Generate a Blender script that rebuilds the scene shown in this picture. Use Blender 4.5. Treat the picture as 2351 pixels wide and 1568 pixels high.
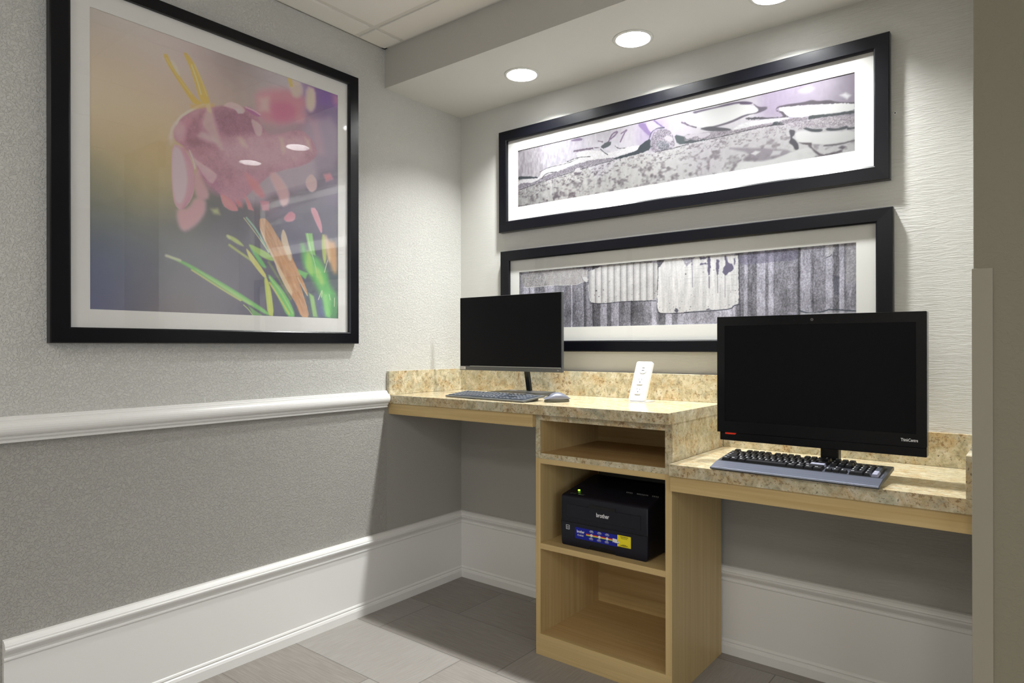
import bpy, bmesh, math, random
import numpy as np
from mathutils import Matrix, Vector
for o in list(bpy.data.objects): bpy.data.objects.remove(o)
sc = bpy.context.scene
C = sc.collection
PI = math.pi
# ------------------------------------------------------------------ camera
cam_d = bpy.data.cameras.new('camera'); cam = bpy.data.objects.new('camera', cam_d); C.objects.link(cam)
cam_d.sensor_width = 36; cam_d.sensor_fit = 'HORIZONTAL'
cam_d.lens = 1522.81 / 2351 * 36
cam_d.shift_x = 0.16 / 2351; cam_d.shift_y = 10.33 / 2351
cam_d.clip_start = 0.01
cam.matrix_world = Matrix.Translation((2.2286, -2.4066, 1.1248)) @ Matrix.Rotation(0.6705, 4, 'Z') @ Matrix.Rotation(PI/2 + 0.0003, 4, 'X') @ Matrix.Rotation(-0.0016, 4, 'Z')
sc.camera = cam
sc.view_settings.view_transform = 'Standard'; sc.view_settings.look = 'None'
sc.view_settings.gamma = 1; sc.view_settings.use_curve_mapping = False
sc.view_settings.exposure = 0.0
# ------------------------------------------------------------------ world (seen only through the rear window)
w = bpy.data.worlds.new('world'); sc.world = w; w.use_nodes = True
w.node_tree.nodes['Background'].inputs[0].default_value = (0.75, 0.85, 1.0, 1)
w.node_tree.nodes['Background'].inputs[1].default_value = 1.5
P_DOWN, P_PANEL, E_PANEL, P_WIN = 25.5, 42.0, 3.0, 24.0
def area_light(name, loc, rot, sx, sy, power, col, parent=None):
    d = bpy.data.lights.new(name, 'AREA'); d.shape = 'RECTANGLE'; d.size = sx; d.size_y = sy; d.energy = power; d.color = col
    o = bpy.data.objects.new(name, d); o.location = loc; o.rotation_euler = rot; C.objects.link(o)
    if parent: o.parent = parent
    return o
# ------------------------------------------------------------------ helpers
def s2l(c): return tuple(((x/255)/12.92 if x/255 <= 0.04045 else ((x/255+0.055)/1.055)**2.4) for x in c)
def setp(b, k, v):
    if k in b.inputs: b.inputs[k].default_value = v
def mat(name, col, rough=0.5, spec=0.5, metal=0.0, coat=0.0, emit=None, es=0.0):
    m = bpy.data.materials.new(name); m.use_nodes = True
    b = m.node_tree.nodes['Principled BSDF']
    b.inputs['Base Color'].default_value = s2l(col) + (1,)
    b.inputs['Roughness'].default_value = rough; b.inputs['Metallic'].default_value = metal
    setp(b, 'Specular IOR Level', spec); setp(b, 'Coat Weight', coat); setp(b, 'Coat Roughness', 0.08)
    if emit: b.inputs['Emission Color'].default_value = s2l(emit) + (1,); b.inputs['Emission Strength'].default_value = es
    return m
class NT:
    def __init__(s, m): s.t = m.node_tree; s.b = s.t.nodes['Principled BSDF']
    def n(s, kind, **kw):
        x = s.t.nodes.new(kind)
        for k, v in kw.items(): setattr(x, k, v)
        return x
    def l(s, a, b): s.t.links.new(a, b)
    def coord(s, scale=(1, 1, 1), rot=(0, 0, 0), loc=(0, 0, 0)):
        g = s.n('ShaderNodeNewGeometry'); mp = s.n('ShaderNodeMapping'); mp.inputs['Scale'].default_value = scale
        mp.inputs['Rotation'].default_value = rot; mp.inputs['Location'].default_value = loc
        s.l(g.outputs['Position'], mp.inputs['Vector']); return mp.outputs[0]
    def noise(s, vec, scale, detail=3, rough=0.5, dist=0):
        x = s.n('ShaderNodeTexNoise'); x.inputs['Scale'].default_value = scale; x.inputs['Detail'].default_value = detail
        x.inputs['Roughness'].default_value = rough; x.inputs['Distortion'].default_value = dist
        s.l(vec, x.inputs['Vector']); return x.outputs['Fac']
    def ramp(s, fac, stops):
        x = s.n('ShaderNodeValToRGB'); e = x.color_ramp.elements
        while len(e) < len(stops): e.new(0.5)
        for i, (p, c) in enumerate(stops):
            e[i].position = p; e[i].color = (c, c, c, 1) if isinstance(c, (int, float)) else s2l(c) + (1,)
        s.l(fac, x.inputs['Fac']); return x.outputs['Color']
    def mix(s, fac, a, b, mode='MIX'):
        x = s.n('ShaderNodeMix', data_type='RGBA', blend_type=mode)
        for i, v in ((0, fac), (6, a), (7, b)):
            if isinstance(v, (int, float)): x.inputs[i].default_value = v if i == 0 else (v, v, v, 1)
            elif isinstance(v, tuple): x.inputs[i].default_value = s2l(v) + (1,)
            else: s.l(v, x.inputs[i])
        return x.outputs[2]
    def math(s, op, a, b=0.0):
        x = s.n('ShaderNodeMath', operation=op)
        for i, v in ((0, a), (1, b)):
            if isinstance(v, (int, float)): x.inputs[i].default_value = v
            else: s.l(v, x.inputs[i])
        return x.outputs[0]
    def bump(s, h, dist, strength=1.0):
        x = s.n('ShaderNodeBump'); x.inputs['Distance'].default_value = dist; x.inputs['Strength'].default_value = strength
        s.l(h, x.inputs['Height']); s.l(x.outputs[0], s.b.inputs['Normal']); return x
def box(bm, x0, x1, y0, y1, z0, z1):
    v = [bm.verts.new(p) for p in ((x0,y0,z0),(x1,y0,z0),(x1,y1,z0),(x0,y1,z0),(x0,y0,z1),(x1,y0,z1),(x1,y1,z1),(x0,y1,z1))]
    for f in ((3,2,1,0),(4,5,6,7),(0,1,5,4),(1,2,6,5),(2,3,7,6),(3,0,4,7)): bm.faces.new([v[i] for i in f])
    return v
def prism(bm, pts, a, b, axis):
    """pts = 2D outline; axis 'x': (y,z), 'y': (x,z), 'z': (x,y)"""
    def P(p, t): return {'x': (t, p[0], p[1]), 'y': (p[0], t, p[1]), 'z': (p[0], p[1], t)}[axis]
    A = [bm.verts.new(P(p, a)) for p in pts]; Bv = [bm.verts.new(P(p, b)) for p in pts]
    n = len(pts); bm.faces.new(A); bm.faces.new(Bv[::-1])
    for i in range(n): bm.faces.new((A[i], Bv[i], Bv[(i+1) % n], A[(i+1) % n]))
def cyl(bm, c, r, h, axis='z', n=32, r2=None):
    r2 = r if r2 is None else r2
    def P(a, rr, t):
        u, v = rr*math.cos(a), rr*math.sin(a)
        return {'z': (c[0]+u, c[1]+v, c[2]+t), 'y': (c[0]+u, c[1]+t, c[2]+v), 'x': (c[0]+t, c[1]+u, c[2]+v)}[axis]
    A = [bm.verts.new(P(2*PI*i/n, r, 0)) for i in range(n)]; Bv = [bm.verts.new(P(2*PI*i/n, r2, h)) for i in range(n)]
    bm.faces.new(A[::-1]); bm.faces.new(Bv)
    for i in range(n): bm.faces.new((A[i], A[(i+1) % n], Bv[(i+1) % n], Bv[i]))
def ring(bm, c, r0, r1, h, n=48):
    L = []
    for r, z in ((r0, 0), (r0, h), (r1, h*0.5), (r1, 0)):
        L.append([bm.verts.new((c[0]+r*math.cos(2*PI*i/n), c[1]+r*math.sin(2*PI*i/n), c[2]+z)) for i in range(n)])
    for k in range(4):
        A, B2 = L[k], L[(k+1) % 4]
        for i in range(n): bm.faces.new((A[i], A[(i+1) % n], B2[(i+1) % n], B2[i]))
def rrect(x0, x1, y0, y1, r, n=5):
    pts = []
    for cx, cy, a in ((x1-r, y1-r, 0), (x0+r, y1-r, 90), (x0+r, y0+r, 180), (x1-r, y0+r, 270)):
        for i in range(n+1):
            t = math.radians(a + 90*i/n); pts.append((cx+r*math.cos(t), cy+r*math.sin(t)))
    return pts
def obj(name, bm, m, parent=None, bevel=0.0, smooth=False, seg=2, local=False):
    if isinstance(bm, bpy.types.Mesh): me = bm
    else:
        bmesh.ops.recalc_face_normals(bm, faces=bm.faces)
        me = bpy.data.meshes.new(name); bm.to_mesh(me); bm.free()
    for mm in (m if isinstance(m, (list, tuple)) else [m]):
        if len(me.materials) < (len(m) if isinstance(m, (list, tuple)) else 1): me.materials.append(mm)
    o = bpy.data.objects.new(name, me); C.objects.link(o)
    if parent:
        if not local:
            r = parent; off = Vector((0, 0, 0))
            while r: off += r.location; r = r.parent
            me.transform(Matrix.Translation(-off))
        o.parent = parent
    if smooth:
        for p in me.polygons: p.use_smooth = True
    if bevel:
        b = o.modifiers.new('bevel', 'BEVEL'); b.width = bevel; b.segments = seg; b.limit_method = 'ANGLE'; b.angle_limit = math.radians(35)
        for p in me.polygons: p.use_smooth = True
        b.harden_normals = True
    return o
def bxo(name, dims, m, parent=None, bevel=0.0, **kw):
    bm = bmesh.new(); box(bm, *dims); return obj(name, bm, m, parent, bevel, **kw)
def tag(o, label, cat, group=None):
    o['label'] = label; o['category'] = cat
    if group: o['group'] = group
    return o
def thing(name, label, cat, loc=(0, 0, 0), rot=(0, 0, 0), group=None):
    o = bpy.data.objects.new(name, None); C.objects.link(o); o.location = loc; o.rotation_euler = rot; o.empty_display_size = 0.05
    return tag(o, label, cat, group)
def struct(o, label=None):
    o['kind'] = 'structure'
    if label: o['label'] = label
    return o
def text_mesh(body, size, M, ext=0.0002, cx=False, wscale=1.0, bold=0.0):
    cu = bpy.data.curves.new('t', 'FONT'); cu.body = body; cu.size = size; cu.extrude = ext; cu.offset = bold
    if cx: cu.align_x = 'CENTER'
    o = bpy.data.objects.new('t', cu); C.objects.link(o); bpy.context.view_layer.update()
    me = bpy.data.meshes.new_from_object(o.evaluated_get(bpy.context.evaluated_depsgraph_get()))
    bpy.data.objects.remove(o); me.transform(M @ Matrix.Diagonal((wscale, 1, 1, 1))); me.materials.clear(); return me
def facing_y(x, y, z): return Matrix.Translation((x, y, z)) @ Matrix.Rotation(PI/2, 4, 'X')   # reads from -y
# ------------------------------------------------------------------ materials
def wall_paint(name, up, low, split=0.90, scale=125, dist=0.0014, stretch=(1, 1, 1), peel=True):
    m = mat(name, up, 0.55, 0.3); t = NT(m)
    g = t.n('ShaderNodeNewGeometry'); sp = t.n('ShaderNodeSeparateXYZ'); t.l(g.outputs['Position'], sp.inputs[0])
    k = t.math('GREATER_THAN', sp.outputs[2], split)
    v = t.coord()
    var = t.noise(v, 3.0, 2)
    c = t.mix(k, low, up)
    c = t.mix(t.math('MULTIPLY', var, 0.06), c, 0.25)
    t.l(c, t.b.inputs['Base Color'])
    if peel:
        h = t.noise(t.coord(stretch), scale, 2, 0.55, 0.8)
        h = t.ramp(h, [(0.46, 0.0), (0.535, 1.0)])
        flat = t.math('MULTIPLY', t.math('GREATER_THAN', sp.outputs[1], -0.478), t.math('LESS_THAN', sp.outputs[2], 0.88))
        h = t.math('MULTIPLY', h, t.math('SUBTRACT', 1.0, t.math('MULTIPLY', flat, 0.85)))
        t.bump(h, dist, 0.9)
    return m
UP, LOW = (206, 205, 200), (166, 164, 158)
m_wall_left = wall_paint('wall_left_paint', UP, LOW)
# back wall: horizontal brushed texture that strengthens to the right
m_wall_back = mat('wall_back_paint', UP, 0.55, 0.3); t = NT(m_wall_back)
g = t.n('ShaderNodeNewGeometry'); sp = t.n('ShaderNodeSeparateXYZ'); t.l(g.outputs['Position'], sp.inputs[0])
t.l(t.mix(t.math('GREATER_THAN', sp.outputs[2], 0.80), LOW, UP), t.b.inputs['Base Color'])
h = t.noise(t.coord((14, 14, 120)), 1.3, 4, 0.6, 1.2)
h = t.ramp(h, [(0.40, 0.0), (0.62, 1.0)])
kx = t.n('ShaderNodeMapRange'); t.l(sp.outputs[0], kx.inputs[0]); kx.inputs[1].default_value = 0.9; kx.inputs[2].default_value = 1.9; kx.inputs[3].default_value = 0.12; kx.inputs[4].default_value = 1.0
t.bump(t.math('MULTIPLY', h, kx.outputs[0]), 0.0010, 0.7)
m_wing = wall_paint('wing_shaded_wall', (140, 134, 115), (140, 134, 115), 0.8, 60, 0.0003)  # wall colour darkened: the shade on the wing face is put into it
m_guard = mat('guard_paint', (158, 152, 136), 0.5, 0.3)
m_soffit = wall_paint('soffit_paint', (196, 194, 187), (196, 194, 187), 0.8, 60, 0.0002)
m_soffit_under = mat('soffit_under_paint', (214, 213, 208), 0.6, 0.3)
m_tile = mat('ceiling_tile_white', (246, 243, 237), 0.85, 0.2); t = NT(m_tile)
t.bump(t.noise(t.coord(), 220, 3), 0.0006, 0.5)
m_grid = mat('grid_white', (232, 229, 222), 0.5, 0.3)
m_white_trim = mat('white_gloss_trim', (232, 231, 228), 0.32, 0.5)
t = NT(m_white_trim); t.bump(t.noise(t.coord((1, 1, 4)), 60, 2), 0.0004, 0.25)
m_caulk = mat('cap_shadow_line', (120, 118, 112), 0.7, 0.2)
# floor tiles
m_floor = mat('floor_tile', (150, 146, 141), 0.42, 0.4); t = NT(m_floor)
g = t.n('ShaderNodeNewGeometry'); sp = t.n('ShaderNodeSeparateXYZ'); t.l(g.outputs['Position'], sp.inputs[0])
ry = t.math('DIVIDE', t.math('ADD', sp.outputs[1], 0.072), 0.2915); row = t.math('FLOOR', ry); fy = t.math('SUBTRACT', ry, row)
off = t.math('MULTIPLY', row, 0.157)
rx = t.math('DIVIDE', t.math('ADD', t.math('SUBTRACT', sp.outputs[0], t.math('ADD', off, 0.157 + 0.316)), 0.0), 0.604)
colm = t.math('FLOOR', rx); fx = t.math('SUBTRACT', rx, colm)
def near(f, wd): return t.math('MAXIMUM', t.math('LESS_THAN', f, wd), t.math('GREATER_THAN', f, 1-wd))
gr = t.math('MAXIMUM', near(fy, 0.0055), near(fx, 0.0028))
cb = t.n('ShaderNodeCombineXYZ'); t.l(row, cb.inputs[0]); t.l(colm, cb.inputs[1])
wn = t.n('ShaderNodeTexWhiteNoise'); t.l(cb.outputs[0], wn.inputs['Vector'])
lin = t.math('GREATER_THAN', wn.outputs['Value'], 0.5)
sx = t.noise(t.coord((6, 120, 1)), 1.5, 3, 0.6); sy = t.noise(t.coord((120, 6, 1)), 1.5, 3, 0.6)
strk = t.mix(lin, sx, sy)
cloud = t.noise(t.coord(), 5, 4)
c1 = t.mix(wn.outputs['Value'], (132, 125, 117), (164, 160, 156))
c1 = t.mix(t.math('MULTIPLY', cloud, 0.30), c1, (118, 112, 106))
c1 = t.mix(t.ramp(strk, [(0.40, 0.0), (0.75, 0.38)]), c1, (178, 174, 169))
c1 = t.mix(gr, c1, (112, 108, 103))
t.l(c1, t.b.inputs['Base Color'])
t.bump(t.math('SUBTRACT', 1.0, gr), 0.0008, 0.5)
# granite-look laminate
def granite(name, stretch=(1, 1, 1), dark=1.0):
    m = mat(name, (205, 190, 155), 0.16, 0.5); t = NT(m)
    v = t.coord(stretch)
    n1 = t.noise(v, 11, 4, 0.6, 0.8); n2 = t.noise(v, 34, 5, 0.7, 0.5); n3 = t.noise(v, 150, 3, 0.65); n4 = t.noise(t.coord(stretch, loc=(3, 7, 1)), 75, 4, 0.7, 0.4)
    n5 = t.noise(t.coord(stretch, loc=(9, 2, 5)), 18, 4, 0.6, 1.0)
    c = t.ramp(n2, [(0.30, (146, 136, 110)), (0.43, (182, 170, 138)), (0.55, (204, 193, 163)), (0.70, (222, 215, 194))])
    c = t.mix(t.ramp(n1, [(0.48, 0.0), (0.68, 0.62)]), c, (194, 160, 108))
    c = t.mix(t.ramp(n5, [(0.50, 0.0), (0.70, 0.6)]), c, (160, 162, 146))
    c = t.mix(t.ramp(t.math('ADD', n4, t.math('MULTIPLY', t.math('SUBTRACT', n1, 0.5), 0.35)), [(0.575, 0.0), (0.66, 0.8)]), c, (134, 106, 70))
    c = t.mix(t.ramp(n3, [(0.59, 0.0), (0.68, 0.75 * dark)]), c, (92, 76, 56))
    t.l(c, t.b.inputs['Base Color']); return m
m_gran = granite('granite_laminate')
m_gran_top = granite('granite_laminate_top', (1.4, 3.0, 1), 0.6)
def wood(name, axis, base=(200, 173, 119), dk=(178, 148, 94)):
    m = mat(name, base, 0.42, 0.4); t = NT(m)
    s = {'x': (2.0, 70, 70), 'y': (70, 2.0, 70), 'z': (70, 70, 1.6)}[axis]
    a = t.noise(t.coord(s), 1.0, 4, 0.6, 0.4); s2 = tuple(q*0.18 for q in s); b = t.noise(t.coord(s2), 1.0, 3, 0.5, 1.2)
    c = t.mix(t.ramp(a, [(0.35, 0.0), (0.7, 1.0)]), base, dk)
    c = t.mix(t.math('MULTIPLY', b, 0.45), c, (214, 194, 150))
    t.l(c, t.b.inputs['Base Color']); return m
m_wood_x = wood('maple_laminate_horizontal', 'x'); m_wood_z = wood('maple_laminate_vertical', 'z')
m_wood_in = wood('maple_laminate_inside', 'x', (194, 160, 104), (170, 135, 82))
m_frame = mat('black_satin_frame', (5, 6, 13), 0.30, 0.3)
m_mat = mat('white_mat_board', (243, 242, 239), 0.8, 0.2)
m_mat_b = mat('off_white_mat_board', (208, 208, 205), 0.8, 0.2)
m_fillet = mat('mat_bevel', (206, 204, 198), 0.7, 0.2)
m_black = mat('black_plastic', (14, 14, 16), 0.35, 0.4)
m_gloss = mat('gloss_black', (7, 8, 14), 0.12, 0.35)
m_screen = mat('screen_off', (17, 17, 20), 0.5, 0.1)
m_grey = mat('iron_grey_plastic', (92, 93, 92), 0.4, 0.4)
m_greyd = mat('dark_grey_plastic', (66, 67, 69), 0.38, 0.5)
m_silver = mat('badge_silver', (205, 203, 198), 0.3, 0.5, 0.3)
m_white = mat('white_plastic', (226, 226, 226), 0.3, 0.5)
m_whited = mat('white_plastic_ledge', (196, 197, 190), 0.4, 0.4)
m_slot = mat('slot_dark', (60, 60, 60), 0.6, 0.3)
m_key = mat('black_keycap', (32, 33, 38), 0.3, 0.5)
m_key2 = mat('slate_keycap', (56, 62, 72), 0.4, 0.5)
m_key3 = mat('pale_keycap', (150, 152, 172), 0.4, 0.5)
m_leg = mat('legend_white', (225, 226, 228), 0.5, 0.3)
m_kb = mat('keyboard_body', (54, 57, 64), 0.38, 0.5)
m_palm = mat('brushed_palm_strip', (128, 132, 150), 0.36, 0.5, 0.6)
t = NT(m_palm); c = t.noise(t.coord((3, 300, 300)), 1, 2); t.l(t.mix(c, (92, 96, 110), (122, 126, 142)), t.b.inputs['Base Color'])
m_mouse = mat('mouse_grey', (116, 118, 130), 0.3, 0.5, 0.3)
m_moused = mat('mouse_side', (88, 88, 80), 0.4, 0.5)
m_navy = mat('printer_body', (10, 11, 27), 0.4, 0.4)
m_red = mat('red_badge', (226, 52, 28), 0.5, 0.3)
m_blue = mat('sticker_blue', (16, 30, 150), 0.5, 0.3)
m_yel = mat('sticker_yellow', (236, 218, 40), 0.5, 0.3)
m_sred = mat('stripe_red', (214, 50, 40), 0.5, 0.3); m_syel = mat('stripe_yellow', (240, 220, 110), 0.5, 0.3); m_sgrn = mat('stripe_green', (24, 92, 60), 0.5, 0.3)
m_olive = mat('print_olive', (110, 104, 30), 0.5, 0.3)
m_text = mat('white_print', (232, 232, 236), 0.5, 0.3)
m_textg = mat('grey_print', (206, 208, 214), 0.5, 0.3)
m_led = mat('green_led', (180, 255, 60), 0.4, 0.3, emit=(170, 255, 60), es=3.0)
m_lens = mat('lamp_lens', (255, 255, 255), 0.6, 0.2, emit=(255, 252, 246), es=7.0)
m_refl = mat('grey_reflector', (150, 150, 150), 0.5, 0.4)
m_ringm = mat('lamp_trim', (222, 222, 218), 0.35, 0.5)
m_panel = mat('fill_panel_lens', (250, 250, 250), 0.6, 0.2, emit=(255, 246, 232), es=E_PANEL)
def glass_mat(name, base, haze=0.0):
    m = bpy.data.materials.new(name); m.use_nodes = True; nt = m.node_tree; nt.nodes.clear()
    o = nt.nodes.new('ShaderNodeOutputMaterial'); mx = nt.nodes.new('ShaderNodeMixShader'); tr = nt.nodes.new('ShaderNodeBsdfTransparent'); gl = nt.nodes.new('ShaderNodeBsdfGlossy')
    gl.inputs['Roughness'].default_value = 0.004; fr = nt.nodes.new('ShaderNodeFresnel'); fr.inputs['IOR'].default_value = 1.5
    ge = nt.nodes.new('ShaderNodeNewGeometry')
    a = nt.nodes.new('ShaderNodeMath'); a.operation = 'ADD'; a.inputs[1].default_value = base; nt.links.new(fr.outputs[0], a.inputs[0])
    s = nt.nodes.new('ShaderNodeMath'); s.operation = 'SUBTRACT'; s.inputs[0].default_value = 1.0; nt.links.new(ge.outputs['Backfacing'], s.inputs[1])
    mu = nt.nodes.new('ShaderNodeMath'); mu.operation = 'MULTIPLY'; mu.use_clamp = True; nt.links.new(a.outputs[0], mu.inputs[0]); nt.links.new(s.outputs[0], mu.inputs[1])
    nt.links.new(mu.outputs[0], mx.inputs[0]); nt.links.new(tr.outputs[0], mx.inputs[1]); nt.links.new(gl.outputs[0], mx.inputs[2])
    g2 = nt.nodes.new('ShaderNodeBsdfGlossy'); g2.inputs['Roughness'].default_value = 0.38; m2 = nt.nodes.new('ShaderNodeMixShader')
    h = nt.nodes.new('ShaderNodeMath'); h.operation = 'MULTIPLY'; h.inputs[1].default_value = haze; nt.links.new(s.outputs[0], h.inputs[0]); nt.links.new(h.outputs[0], m2.inputs[0])
    nt.links.new(mx.outputs[0], m2.inputs[1]); nt.links.new(g2.outputs[0], m2.inputs[2]); nt.links.new(m2.outputs[0], o.inputs[0])
    return m
m_glass_big = glass_mat('picture_glass_large', 0.07, 0.24); m_glass = glass_mat('picture_glass', 0.0)
def vcol_mat(name):
    m = mat(name, (128, 128, 128), 0.6, 0.2); t = NT(m); a = t.n('ShaderNodeAttribute'); a.attribute_name = 'print'; t.l(a.outputs['Color'], t.b.inputs['Base Color']); return m
m_print = vcol_mat('art_print')
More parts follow.
